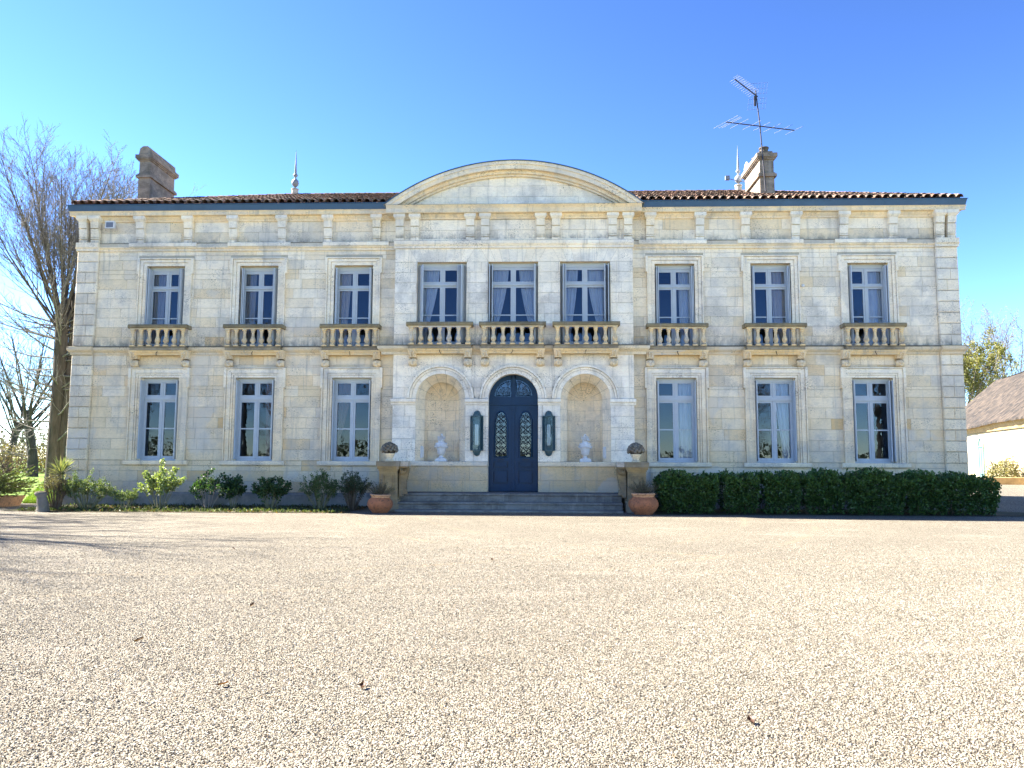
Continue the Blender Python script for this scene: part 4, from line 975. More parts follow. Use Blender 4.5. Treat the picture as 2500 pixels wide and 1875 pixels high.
# ------------------------------------------------------------------ entrance steps, pedestals, pots, urns
steps = tag(empty("entrance_steps", (0, -1.0, GZ)), "three dark weathered stone steps spanning the width between the two pedestals", "steps")
def slab(name, x0, x1, y0, y1, z0, z1, n, parent, mat, tint, nose=0.03):
    for i in range(n):
        a = x0+(x1-x0)*i/n; b = x0+(x1-x0)*(i+1)/n; mb = MB()
        prof = [(y1, z0), (y0+nose, z0), (y0+nose, z1-0.075), (y0+0.012, z1-0.06), (y0, z1-0.045), (y0, z1-0.02), (y0+0.012, z1), (y1, z1)]
        mb.profx([(p+1.0, q-GZ) for p, q in prof], a+0.002, b-0.002, jit(tint, 0.08)); mb.build(name, mat, parent)
STP = (0.19, 0.19, 0.185)
slab("landing_stone", -3.2, 3.1, -1.55, -0.412, 0.05, 0.572, 4, steps, M['steps'], STP)
slab("tread_stone", -3.18, 3.08, -1.95, -1.515, 0.05, 0.345, 4, steps, M['steps'], STP)
slab("tread_stone", -3.16, 3.06, -2.35, -1.915, 0.05, 0.15, 5, steps, M['steps'], STP)

def pedestal(x0, x1, inner, label):
    cx = (x0+x1)/2; root = empty("stone_pedestal", (cx, -1.7, GZ)); tag(root, label, "pedestal", "pedestals flanking the steps")
    T = (0.34, 0.25, 0.125); hw = (x1-x0)/2
    def L(mb, a, b, c, d, e, f, t=None): mb.box(a-cx, b-cx, c+1.7, d+1.7, e-GZ, f-GZ, t or jit(T, 0.08))
    mb = MB(); L(mb, x0-0.02, x1+0.02, -2.03, -1.38, 0.0, 0.30); L(mb, x0, x1, -2.0, -1.4, 0.301, 0.40); mb.build("base", M['mossy'], root)
    mb = MB(); L(mb, x0+0.03, x1-0.03, -1.96, -1.42, 0.401, 1.20); mb.build("die", M['mossy'], root)
    mb = MB()
    for o0, pr in ((0.09, 0.012), (0.15, 0.024)):
        a, b = x0+o0, x1-o0; za, zb = 0.48+o0*0.5, 1.14-(o0-0.09)*0.8; w = 0.025; y0 = -1.96-pr
        L(mb, a, a+w, y0, -1.955, za, zb); L(mb, b-w, b, y0, -1.955, za, zb); L(mb, a+w, b-w, y0, -1.955, za, za+w); L(mb, a+w, b-w, y0, -1.955, zb-w, zb)
    mb.build("panel_moulding", M['mossy'], root)
    mb = MB(); L(mb, x0+0.01, x1-0.01, -1.985, -1.40, 1.201, 1.25); L(mb, x0-0.02, x1+0.02, -2.02, -1.37, 1.251, 1.33); L(mb, x0-0.05, x1+0.05, -2.05, -1.34, 1.331, 1.47, jit((0.27, 0.235, 0.17))); mb.build("cap", M['mossy'], root)
    mb = MB(); xa, xb = (x1-0.26, x1+0.0) if inner > 0 else (x0, x0+0.26)
    L(mb, xa, xb, -1.38, -0.43, 0.3, 1.30); L(mb, xa-0.04, xb+0.04, -1.339, -0.43, 1.301, 1.455, jit((0.30, 0.26, 0.19))); mb.build("parapet", M['mossy'], root)
    # carved scroll console on the inner side
    mb = MB(); xi = x1 if inner > 0 else x0; t = jit(T)
    for k in range(12):
        a = k/11; w = 0.24*(1-a)**0.6*0.9+0.05 if a < 0.75 else 0.10+0.12*math.sin((a-0.75)*4*PI); z = 1.28-0.72*a
        xa, xb = sorted((xi, xi+inner*w)); L(mb, xa, xb, -1.80, -1.55, z-0.066, z, t)
    xa, xb = sorted((xi, xi+inner*0.26)); L(mb, xa, xb, -1.9, -1.45, 1.331, 1.468, jit(GREYS)); xa, xb = sorted((xi, xi+inner*0.24)); L(mb, xa, xb, -1.86, -1.5, 1.281, 1.33, t)
    for k in range(4): mb.tube([(xi+inner*(0.05+0.05*k)-cx, -0.16, 1.27-GZ), (xi+inner*(0.06+0.045*k)-cx, -0.20, 1.20-GZ), (xi+inner*(0.03+0.03*k)-cx, -0.14, 1.10-GZ)], [0.02, 0.026, 0.012], 6, t)
    mb.build("scroll_console", M['mossy'], root)
    return root
pedestal(-3.72, -3.16, 1, "carved stone pedestal at the left end of the entrance steps")
pedestal(3.20, 3.76, -1, "carved stone pedestal at the right end of the entrance steps")

def fruit_vase(x, y, z, label, seed):
    r = random.Random(seed); root = empty("flower_basket", (x, y, z)); tag(root, label, "stone basket", "stone baskets on the pedestals")
    root.scale = (1.2, 1.2, 1.2)
    mb = MB(); mb.lathe([(0.001,0),(0.10,0),(0.10,0.035),(0.075,0.04),(0.07,0.06),(0.105,0.13),(0.125,0.17),(0.13,0.185),(0.001,0.19)], 0, 0, 16, lerp(PALE, GOLD, 0.5)); mb.build("vase", M['carved'], root)
    mb = MB()
    for k in range(52):
        u = 1-(k+0.5)/52*1.25; th = k*2.399963; q = math.sqrt(max(0, 1-u*u)); R = 0.175
        c = (q*R*math.cos(th), q*R*math.sin(th), 0.27+u*R*0.85); rr = r.uniform(0.032, 0.044)
        mb.ball(c, rr, 7, 5, jit((0.20, 0.19, 0.17), 0.3)); 
    mb.ball((0, 0, 0.43), 0.035, 7, 5, (0.2, 0.19, 0.17)); mb.ball((0,0,0.26), 0.15, 10, 6, (0.06, 0.055, 0.05))
    mb.build("carved_fruit", M['mossy'], root)
fruit_vase(-3.46, -1.7, 1.47, "small stone vase heaped with carved fruit on the left pedestal", 1)
fruit_vase(3.49, -1.7, 1.47, "small stone vase heaped with carved fruit on the right pedestal", 2)

def urn(x, y, z, label, seed):
    r = random.Random(seed); root = empty("urn", (x, y, z)); tag(root, label, "urn", "white urns in the niches")
    mb = MB(); mb.box(-0.17, 0.17, -0.15, 0.15, 0, 0.075); mb.lathe([(0.001,0.0751),(0.14,0.0751),(0.145,0.09),(0.11,0.105),(0.06,0.13),(0.055,0.17),(0.075,0.185),(0.001,0.19)], 0, 0, 18); mb.build("foot", M['plaster'], root)
    mb = MB(); mb.lathe([(0.001,0.19),(0.08,0.195),(0.12,0.22),(0.128,0.30),(0.15,0.38),(0.175,0.45),(0.185,0.51),(0.18,0.545),(0.15,0.56),(0.10,0.57),(0.09,0.60),(0.11,0.615),(0.001,0.625)], 0, 0, 20); mb.build("body", M['plaster'], root)
    mb = MB()
    for k in range(40):
        a = 2*PI*k/40; sag = 0.035*abs(math.sin(a*2.0)); mb.ball((0.19*math.cos(a), 0.19*math.sin(a), 0.455-sag+r.uniform(-.01,.01)), r.uniform(0.015, 0.028), 6, 4)
    mb.build("garland", M['plaster'], root)
    mb = MB()
    for k in range(46):
        a = r.uniform(0, 2*PI); h = r.random(); rr = 0.12*(1-h**1.3)*math.sqrt(r.random())+0.01; mb.ball((rr*math.cos(a), rr*math.sin(a), 0.63+0.19*h), r.uniform(0.015, 0.028), 6, 4)
    for k in range(14):
        a = 2*PI*k/14; mb.tube([(0.05*math.cos(a), 0.05*math.sin(a), 0.64), (0.11*math.cos(a), 0.11*math.sin(a), 0.70), (0.12*math.cos(a), 0.12*math.sin(a), 0.75+r.uniform(-.03,.04))], [0.014, 0.012, 0.004], 5)
    mb.build("flame_bouquet", M['plaster'], root)
urn(-2.19, -0.10, 1.4715, "white urn with a carved bouquet in the niche left of the door", 3)
urn(2.17, -0.10, 1.4715, "white urn with a carved bouquet in the niche right of the door", 4)
for s, cx in ((-1, ARC[0]), (1, ARC[2])):  # plain white upright plate on one side of each niche
    mb = MB(); mb.box(-0.055, 0.055, -0.02, 0.008, 0, 0.30); mb.box(-0.075, 0.075, 0.0085, 0.02, -0.03, 0.33)
    o = mb.build("niche_plate", M['whitepl']); o.location = (cx+s*0.58, YC+0.29, 1.60); o.rotation_euler = (0, 0, -s*math.atan2(0.42, 0.22) )
    tag(o, "small upright white plate on the side of the %s niche" % ("left" if s < 0 else "right"), "wall light", "plates in the niches")

def pot(x, y, R, H, tilt, label, seed, plabel):
    r = random.Random(seed); root = empty("terracotta_pot", (x, y, GZ)); tag(root, label, "plant pot", "terracotta pots by the steps"); k = R/0.36; h = H/0.52
    root.rotation_euler = (0, tilt, 0)
    mb = MB(); mb.lathe([(0.001,0),(0.21*k,0),(0.22*k,0.02*h),(0.30*k,0.10*h),(0.355*k,0.20*h),(0.36*k,0.27*h),(0.335*k,0.35*h),(0.28*k,0.405*h),(0.255*k,0.425*h)], 0, 0, 28); mb.build("body", M['terra'], root)
    mb = MB(); mb.lathe([(0.255*k,0.42*h),(0.262*k,0.44*h),(0.27*k,0.47*h),(0.285*k,0.475*h),(0.29*k,0.50*h),(0.28*k,0.515*h),(0.25*k,0.52*h),(0.235*k,0.50*h),(0.235*k,0.44*h)], 0, 0, 28); mb.build("rim", M['terra2'], root)
    mb = MB(); mb.lathe([(0.001,0.455*h),(0.236*k,0.45*h)], 0, 0, 20); mb.build("soil", M['soil'], root)
    pl = empty("potted_plant", (x, y, GZ+0.46*h)); tag(pl, plabel, "plant", "plants in the terracotta pots")
    lf = MB(); st = MB()
    for q in range(110):
        a = r.uniform(0, 2*PI); b = r.random()**0.7; d = Vector((math.cos(a)*b, math.sin(a)*b, 1.05-0.45*b)).normalized(); Ln = r.uniform(0.26, 0.44); p0 = Vector((math.cos(a)*0.10*b, math.sin(a)*0.10*b, 0)); p1 = p0+d*Ln+Vector((r.uniform(-.04,.04), r.uniform(-.04,.04), 0.02))
        st.tube([p0, (p0+p1)/2+Vector((0,0,-0.01)), p1], [0.005, 0.004, 0.002], 3)
        for w in range(11):
            u = r.uniform(0.3, 1.0); p = p0.lerp(p1, u); aa = r.uniform(0, 2*PI); e = Vector((math.cos(aa), math.sin(aa), r.uniform(0.2, 0.9))).normalized()*r.uniform(0.035, 0.06); sd = e.cross(d).normalized()*0.006
            t = jit((0.12, 0.125, 0.075), 0.35); lf.face([p-sd, p+e*0.5-sd, p+e, p+e*0.5+sd], t)
    st.build("stems", M['drystem'], pl); lf.build("leaves", M['leaf'], pl)
pot(-3.52, -2.62, 0.345, 0.50, 0.03, "brown terracotta pot at the left end of the steps", 5, "bushy grey-green plant in the left terracotta pot")
pot(3.56, -2.62, 0.40, 0.57, 0, "larger orange terracotta pot at the right end of the steps", 6, "bushy grey-green plant in the right terracotta pot")

# ------------------------------------------------------------------ lanterns and small fittings
def lantern(x, label):
    root = empty("wall_lantern", (x, YC, 1.62)); tag(root, label, "lantern", "lanterns beside the door")
    hex_ = [(-0.19, -0.01), (-0.19, -0.07), (-0.105, -0.20), (0.105, -0.20), (0.19, -0.07), (0.19, -0.01)]
    def plate(mb, sc, z0, z1, s2=None):
        s2 = s2 or sc; a = [(p*sc, q*sc, z0) for p, q in hex_]; b = [(p*s2, q*s2, z1) for p, q in hex_]
        for i in range(6): mb.face([a[i], a[(i+1)%6], b[(i+1)%6], b[i]])
        mb.face(list(reversed(a))); mb.face(b)
    mb = MB(); plate(mb, 1.0, 0.17, 0.20); plate(mb, 1.0, 1.19, 1.22); plate(mb, 0.62, 1.2205, 1.265); plate(mb, 0.62, 0.125, 0.1695)
    for p, q in hex_[1:5]: mb.box(p-0.009, p+0.009, q-0.009, q+0.009, 0.2005, 1.1895)
    mb.box(-0.19, 0.19, -0.008, 0.012, 0.17, 1.22); mb.build("frame", M['lantern'], root)
    for z0, s in ((1.2655, 1), (0.1245, -1)):
        mb = MB(); rows = [[(0.108*math.cos(PI*j/8+PI)*math.cos(a), 0.108*math.sin(PI*j/8+PI)*math.cos(a), z0+s*0.115*math.sin(a)) for j in range(9)] for a in [PI/2*i/5 for i in range(6)]]; mb.grid(rows, None, True); mb.build("dome", M['lantern'], root)
    for i in range(1, 4):
        (a, b), (c, d) = hex_[i], hex_[i+1]; g = MB(); g.face([(a, b, 0.2), (c, d, 0.2), (c, d, 1.19), (a, b, 1.19)]); g.build("pane", M['lampglass'], root)
    mb = MB(); mb.lathe([(0.001,0.33),(0.05,0.33),(0.055,0.36),(0.055,0.93),(0.05,0.96),(0.001,0.96)], 0, -0.10, 14); mb.build("frosted_tube", M['whitepl'], root)
lantern(-1.09, "tall blue-green wall lantern on the pier left of the door")
lantern(1.065, "tall blue-green wall lantern on the pier right of the door")
fl = empty("floodlight", (-12.72, 0.0, 8.88)); tag(fl, "small grey floodlight under the cornice at the left corner", "floodlight")
mb = MB(); mb.box(-0.02, 0.02, -0.22, 0.0, -0.02, 0.02); mb.build("arm", M['alu'], fl)
mb = MB(); mb.box(-0.14, 0.14, -0.32, -0.22, -0.16, 0.06); mb.box(-0.16, 0.16, -0.33, -0.30, 0.061, 0.075); mb.build("housing", M['whitepl'], fl)
mb = MB(); mb.box(-0.11, 0.11, -0.328, -0.321, -0.13, 0.03); mb.build("lens", M['alu'], fl)
mb = MB(); mb.lathe([(0.001,0),(0.05,0.0),(0.05,0.03),(0.03,0.05),(0.001,0.055)], 0, 0, 14); o = mb.build("alarm_disc", M['whitepl']); o.location = (8.85, 0.0, 6.86); o.rotation_euler = (PI/2, 0, 0); tag(o, "small white round fitting on the wall beside the second upper window from the right", "fitting")

# curtains
def curtain(c, s, half, z0, zt, Y, w_top, w_bot, tint, label, grp):
    mb = MB(); rows = []; ya = Y+0.34
    for i in range(13):
        u = i/12; z = zt+(z0-zt)*u; wdt = w_top+(w_bot-w_top)*min(1, u*1.25)**1.6
        row = []
        for k in range(25):
            v = k/24; x = c+s*(half-0.04-v*wdt); row.append((x, ya+0.03*math.sin(v*26+s+0.6*u)+0.012*math.sin(v*61), z))
        rows.append(row)
    mb.grid(rows, tint, True); o = mb.build("curtain", M['curtain']); tag(o, label, "curtain", grp)
ordn = ["first", "second", "third", "fourth", "fifth", "sixth", "seventh", "eighth", "ninth"]
allU = sorted([(c, 0.61, 0.0) for c in UPC]+[(c, 0.76, YC) for c in CUC])
CW, CB, CP = (1.0, 1.0, 1.02), (0.62, 0.55, 0.5), (0.85, 0.72, 0.62)
specU = {0: ((-1, .42, .38, CB),), 1: ((-1, .38, .34, CB),), 2: ((-1, .42, .30, CP),), 3: ((-1, .62, .25, CW),), 4: ((-1, .58, .20, CW), (1, .55, .2, CW)), 5: ((-1, .52, .3, CW), (1, .66, .3, CW)), 6: ((1, .40, .36, CW),), 7: ((1, .45, .40, CP),), 8: ((1, .58, .50, CW),)}
for i, (c, hf, Y) in enumerate(allU):
    for s, wt, wb, t in specU[i]:
        side = " on its %s side" % ("left" if s < 0 else "right") if len(specU[i]) > 1 else ""
        curtain(c, s, hf, 5.02, 7.5, Y, wt, wb, t, "%s curtain drawn aside in the %s upper window from the left%s" % ("white" if t is CW else "beige", ordn[i], side), "curtains upstairs")
specL = {1: ((1, .35, .3, (0.35, 0.22, 0.2)),), 2: ((-1, .5, .1, (0.4, 0.26, 0.2)),), 3: ((1, .5, .46, CW),), 4: ((1, .5, .3, CW),)}
for i, c in enumerate(LOC):
    for s, wt, wb, t in specL.get(i, ()):
        curtain(c, s, 0.61, 1.5, 3.95, 0, wt, wb, t, "%s curtain behind the %s ground floor window from the left" % ("white" if t is CW else "brownish", ordn[i]), "curtains downstairs")

# ------------------------------------------------------------------ aerials
ant = empty("television_aerial", (8.27, 2.2, 10.6)); tag(ant, "leaning television aerial mast with two antennas on the right chimney", "aerial")
def loc(p): return (p[0]-8.27, p[1]-2.2, p[2]-10.6)
mb = MB(); mb.tube([loc((8.46,2.18,10.62)), loc((8.33,2.2,12.97)), loc((8.22,2.2,14.2))], [0.025, 0.022, 0.018], 6); mb.build("mast", M['darkpole'], ant)
mb = MB(); a, b = Vector(loc((7.20,2.3,13.13))), Vector(loc((9.46,2.1,12.72))); mb.tube([a, b], 0.02, 5); mb.build("lower_boom", M['darkpole'], ant)
mb = MB(); dv = Vector((0.62, 1.9, 0.12)).normalized()
dv = Vector((0.62, -0.8, 0.08)).normalized()
for u, L in ((0.0, 0.62), (0.055, 0.55), (0.09, 0.5), (0.2, 0.46), (0.38, 0.44), (0.53, 0.42), (0.68, 0.42), (0.84, 0.42), (1.0, 0.40)):
    p = a.lerp(b, u); mb.tube([p-dv*L*0.85, p+dv*L*0.85], 0.008, 4)
mb.build("lower_elements", M['alu'], ant)
mb = MB(); a, b = Vector(loc((7.46,2.0,14.52))), Vector(loc((8.30,2.25,14.0))); mb.tube([a, b], 0.022, 5); mb.box(-0.12, -0.05, -0.03, 0.03, 3.05, 3.4); mb.build("upper_boom", M['darkpole'], ant)
mb = MB(); dv = Vector((0.62, -0.8, 0.1)).normalized()
for k in range(11):
    p = a.lerp(b, k/12); mb.tube([p-dv*0.22, p+dv*0.22], 0.006, 4); mb.tube([p-dv*0.12+Vector((0.06,0,0.1)), p+dv*0.12+Vector((0.06,0,0.1))], 0.005, 4)
mb.build("upper_elements", M['alu'], ant)
for sgn in (1, -1):
    mb = MB(); nrm = Vector((0.5, 0.5, 0)); o0 = b+Vector((0.0, 0, 0.05*sgn))
    for k in range(7):
        x = -0.34+0.68*k/6; p = o0+Vector((x, x*0.4, 0.02+x*0.25)); q = p+Vector((0.06*sgn, 0.0, 0.44*sgn)); mb.tube([p, q], 0.0045, 4)
    for u in (0.1, 0.5, 0.95):
        p = o0+Vector((-0.34, -0.136, 0.02-0.085))+Vector((0.06*sgn,0,0.44*sgn))*u; q = o0+Vector((0.34, 0.136, 0.02+0.085))+Vector((0.06*sgn,0,0.44*sgn))*u; mb.tube([p, q], 0.006, 4)
    mb.build("reflector_grid", M['dullalu'], ant)
dish = empty("satellite_dish", (8.62, 5.4, 11.75)); tag(dish, "white satellite dish seen edge-on behind the right chimney", "satellite dish")
mb = MB(); rows = []
for i in range(7):
    r_ = 0.40*i/6; rows.append([(-0.05+0.45*r_*r_*1.0, r_*math.sin(2*PI*k/20)*0.9, 0.75+r_*math.cos(2*PI*k/20)) for k in range(20)])
rows = [[(0.10-p[0]*1.0, p[1], p[2]) for p in r] for r in rows]; mb.grid(rows, None, True, True); mb.build("reflector", M['whitepl'], dish)
mb = MB(); mb.tube([(0.02,0,0.38), (-0.35,0,0.45), (-0.62,0,0.52)], 0.015, 5); mb.box(-0.72, -0.56, -0.06, 0.06, 0.46, 0.62); mb.build("feed_arm", M['alu'], dish)
mb = MB(); mb.tube([(0.28,0,0.05), (0.28,0,1.15)], 0.025, 6); mb.tube([(0.12,0,0.7),(0.3,0,0.7)], 0.03, 5); mb.tube([(0.28,0,0.85),(0.45,-0.3,0.85)], 0.02, 5); mb.tube([(0.28,0,0.45),(0.45,-0.3,0.45)], 0.02, 5); mb.build("bracket", M['darkpole'], dish)

# ------------------------------------------------------------------ vegetation helpers
def rvec(r): 
    z = r.uniform(-1, 1); a = r.uniform(0, 2*PI); q = math.sqrt(1-z*z); return Vector((q*math.cos(a), q*math.sin(a), z))
def add_leaf(mb, p, d, size, wid, tint, r, fold=0.25):
    d = d.normalized(); s = d.cross(rvec(r))
    if s.length < 0.05: s = d.cross(Vector((0, 0, 1)))+Vector((0.01, 0, 0))
    s.normalize(); n = s.cross(d)
    m = p+d*size*0.5; tip = p+d*size-n*size*0.12; w = s*size*wid
    mb.face([p, m-w+n*size*fold*0.4, tip], tint); mb.face([p, tip, m+w+n*size*fold*0.4], tint)

def leafy_shrub(x, y, w, d, h, label, seed, n_stem=14, per=60, size=0.07, wid=0.33, cols=((0.07,0.12,0.03),(0.11,0.17,0.04)), stem='stem', name="shrub", cat="shrub", grp="plants along the left wing", low=0.25, spread=1.0, whorl=True, bend=0.0, gloss=False):
    r = random.Random(seed); root = empty(name, (x, y, GZ)); tag(root, label, cat, grp)
    st = MB(); lf = MB(); ends = []
    for k in range(n_stem):
        a = 2*PI*k/n_stem+r.uniform(-.4, .4); q = math.sqrt(r.random())*spread
        tip = Vector((math.cos(a)*q*w/2+bend*h, math.sin(a)*q*d/2, h*(1-0.28*q*q)*r.uniform(0.72, 1.02))); base = Vector((math.cos(a)*q*w*0.10, math.sin(a)*q*d*0.10, 0))
        mid = base.lerp(tip, 0.55)+Vector((0, 0, h*0.06))+rvec(r)*0.03
        st.tube([base, mid, tip], [0.011, 0.008, 0.003], 4)
        ends.append((base, mid, tip))
        for b in range(3):
            u = r.uniform(0.4, 0.9); p = mid.lerp(tip, (u-0.4)*2 if u > 0.4 else 0); q2 = p+(rvec(r)+Vector((0,0,0.7)))*h*0.16; st.tube([p, q2], [0.005, 0.002], 3); ends.append((p, p.lerp(q2, 0.5), q2))
    for base, mid, tip in ends:
        for q in range(int(per*1.5)):
            u = low+(1-low)*(1-r.random()**1.8); p = (base.lerp(mid, u*2) if u < 0.5 else mid.lerp(tip, u*2-1))
            dirn = (tip-base).normalized()*0.5+rvec(r)
            t = jit(lerp(cols[0], cols[1], r.random()), 0.2); add_leaf(lf, p+rvec(r)*size*0.7, dirn, size*0.8*r.uniform(0.5, 1.15), wid, t, r)
    st.build("stems", M[stem], root); lf.build("leaves", M['glossleaf' if gloss else 'leaf'], root); return root

# left bed
sheet("flower_bed", [(-13.9,-2.75),(-12.2,-3.15),(-9.5,-3.0),(-7.0,-2.95),(-4.4,-2.7),(-4.3,-0.02),(-13.7,-0.02)], GZ+0.012, M['soil'])
sheet("hedge_bed", [(3.95,-2.75),(14.2,-2.6),(14.4,-0.9),(13.4,-0.12),(3.8,-0.12)], GZ+0.012, M['soil'])
G1 = ((0.10,0.145,0.05),(0.24,0.29,0.12)); GD = ((0.025,0.06,0.022),(0.05,0.10,0.03)); GM = ((0.05,0.09,0.03),(0.10,0.15,0.05)); GB = ((0.17,0.13,0.07),(0.12,0.13,0.05))
leafy_shrub(-12.55, -2.5, 0.75, 0.9, 0.95, "brownish twiggy shrub between the stone stump and the green bush", 11, 44, 14, 0.045, 0.3, GB, 'drystem')
leafy_shrub(-11.8, -2.3, 1.4, 1.0, 0.92, "round sunlit green bush nearest the left corner of the mansion", 12, 34, 26, 0.06, 0.35, G1, low=0.4)
leafy_shrub(-10.75, -2.2, 0.75, 0.5, 0.62, "small sparse sunlit plant between two bigger bushes on the left", 13, 10, 16, 0.075, 0.4, G1, low=0.45)
leafy_shrub(-9.93, -1.9, 1.35, 0.8, 1.12, "tall sunlit yellow-green leafy plant under the first lower window", 14, 15, 26, 0.095, 0.42, ((0.13,0.18,0.06),(0.29,0.34,0.14)), low=0.55)
leafy_shrub(-8.6, -1.75, 0.9, 0.7, 0.95, "plant with bare pale fanning stems and dark leaf tufts", 15, 13, 18, 0.09, 0.4, GD, 'bark2', low=0.78, spread=1.15)
leafy_shrub(-8.0, -1.5, 0.7, 0.6, 1.02, "dark leafy plant right beside the fanning pale stems", 16, 8, 24, 0.11, 0.42, GD, low=0.45)
leafy_shrub(-6.8, -1.75, 0.95, 0.7, 0.88, "dark green round plant below and between the second and third lower windows", 17, 16, 30, 0.09, 0.4, GD, low=0.35)
leafy_shrub(-5.42, -1.65, 1.05, 0.8, 1.02, "upright grey-green plant with many stems under the third lower window", 18, 34, 22, 0.06, 0.3, GM, 'stem', low=0.3)
leafy_shrub(-4.5, -1.7, 0.9, 0.8, 1.02, "upright dark plant closest to the left terracotta pot", 19, 34, 20, 0.06, 0.3, ((0.035,0.06,0.03),(0.07,0.10,0.045)), 'drystem', low=0.35)
# ground cover in the bed
r = random.Random(31); lf = MB()
for k in range(3000):
    x = r.uniform(-13.4, -4.5); y = r.uniform(-2.95, -0.2) if r.random() < 0.6 else r.uniform(-3.0, -2.0); p = Vector((x, y, GZ+0.01)); t = jit(lerp((0.03,0.045,0.02),(0.09,0.11,0.04), r.random()), 0.2)
    add_leaf(lf, p, Vector((r.uniform(-.7,.7), r.uniform(-.7,.7), r.uniform(0.3, 1.2))), r.uniform(0.04, 0.12), 0.22, t, r)
for k in range(1500):
    x = r.uniform(-13.3, -4.3); y = r.uniform(-3.0, -0.3); add_leaf(lf, Vector((x, y, GZ+0.02)), Vector((r.uniform(-1,1), r.uniform(-1,1), r.uniform(-.05, .35))), r.uniform(0.04, 0.09), 0.35, jit((0.12, 0.075, 0.04), 0.4), r)
o = lf.build("ground_cover", M['leaf']); tag(o, "low green weeds and grass along the front of the left bed", "ground cover", kind="stuff")

# right hedge: clipped shrubs in a row
def hedge_shrub(x0, x1, y0, y1, h, label, seed):
    r = random.Random(seed); cx, cy = (x0+x1)/2, (y0+y1)/2; root = empty("hedge_shrub", (cx, cy, GZ)); tag(root, label, "hedge", "clipped shrubs along the right wing")
    w, d = x1-x0, y1-y0; st = MB(); lf = MB(); n = int(2300*w*d*0.9)
    for k in range(int(26*w)):
        a = Vector((r.uniform(-.42, .42)*w, r.uniform(-.36, .35)*d, 0.0)); b = Vector((a.x+r.uniform(-.12,.12), a.y+r.uniform(-.1,.05), h*r.uniform(0.8, 1.0))); st.tube([a, a.lerp(b, .5)+rvec(r)*0.03, b], [0.010, 0.008, 0.004], 4)
    for k in range(n):
        # mostly near the shell of a rounded box, fewer inside
        u = Vector((r.uniform(-1, 1), r.uniform(-1, 1), r.uniform(0.03, 1)))
        ax = r.random()
        if ax < 0.42: u.y = -r.uniform(0.82, 1.02)
        elif ax < 0.75: u.z = r.uniform(0.86, 1.03)
        elif ax < 0.85: u.x = r.choice((-1, 1))*r.uniform(0.85, 1.0)
        m_ = 1-0.16*max(0, abs(u.x)-0.6)-0.12*max(0, abs(u.y)-0.6)
        bulge = 0.93+0.08*math.sin(u.x*4+seed)+0.07*math.sin(u.x*11+seed*2+u.y*5)
        under = 0.86+0.14*min(1, u.z*1.6)
        p = Vector((u.x*w*0.5*under, u.y*d*0.5*under*(0.95+0.06*math.sin(u.x*7+u.z*5+seed)), u.z*h*m_*bulge))
        if u.z < 0.25 and r.random() < 0.55: continue
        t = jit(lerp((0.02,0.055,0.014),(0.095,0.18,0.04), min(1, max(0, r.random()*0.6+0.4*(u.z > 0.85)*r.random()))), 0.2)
        for q in range(3):
            add_leaf(lf, p+rvec(r)*0.03, rvec(r)+Vector((u.x*0.3, -0.5 if u.y < 0 else 0.3, 0.55)), r.uniform(0.045, 0.085), 0.36, t, r)
    for k in range(int(16*w)):          # stray shoots above the cut
        p = Vector((r.uniform(-.46, .46)*w, r.uniform(-.48, .4)*d, h*r.uniform(0.84, 0.97))); q = p+Vector((r.uniform(-.06,.06), r.uniform(-.08,.03), r.uniform(0.06, 0.17))); st.tube([p, q], [0.005, 0.002], 3)
        for j_ in range(12): add_leaf(lf, p.lerp(q, r.uniform(0.3, 1)), rvec(r)+Vector((0,0,0.8)), r.uniform(0.04, 0.075), 0.36, jit((0.07,0.14,0.035), 0.25), r)
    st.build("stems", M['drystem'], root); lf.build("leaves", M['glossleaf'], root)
hs = [(4.05, 5.56, 1.03), (5.76, 6.66, 1.02), (6.84, 7.76, 1.04), (7.90, 8.90, 1.08), (9.0, 10.52, 1.10), (10.6, 11.68, 1.06), (11.76, 12.95, 1.0)]
posn = ["dark green clipped hedge shrub nearest the right terracotta pot", "narrow dark green hedge shrub, second from the steps on the right", "dark green hedge shrub under the middle lower window right of the door", "dark green hedge shrub in the middle of the right row", "wide dark green hedge shrub left of the last lower window, fifth from the steps", "dark green hedge shrub under the rightmost lower window", "dark green hedge shrub at the right-hand end of the row"]
for i, (a, b, h) in enumerate(hs): hedge_shrub(a, b, -2.55, -1.15, h+0.03, posn[i], 41+i)

# yucca, stump, trough with big shrub
r = random.Random(5); yk = empty("yucca", (-12.82, -1.9, GZ)); tag(yk, "spiky yucca rising behind the brown shrub at the left corner", "yucca")
mb = MB(); mb.tube([(0,0,0),(0.02,0,0.5),(0,0,0.95)], [0.07,0.06,0.05], 8); mb.build("trunk", M['drystem'], yk)
lf = MB()
for k in range(170):
    d = (rvec(r)+Vector((0,0,0.55))).normalized(); L = r.uniform(0.42, 0.62)
    if d.z < -0.5: L *= 0.8
    p = Vector((0, 0, 0.98))+d*0.03; s = d.cross(Vector((0.1, 0.2, 1))).normalized()*0.017; t = jit(lerp((0.15,0.18,0.08),(0.33,0.33,0.17), r.random()), 0.15) if d.z > -0.2 else jit((0.25,0.2,0.12), 0.2)
    q = p+d*L*0.55+Vector((0,0,0.01)); e = p+d*L-Vector((0,0,0.05)); lf.face([p-s*0.7, q-s, e, q+s, p+s*0.7], t)
lf.build("leaves", M['leaf'], yk)
mb = MB(); rows = []; r = random.Random(9)
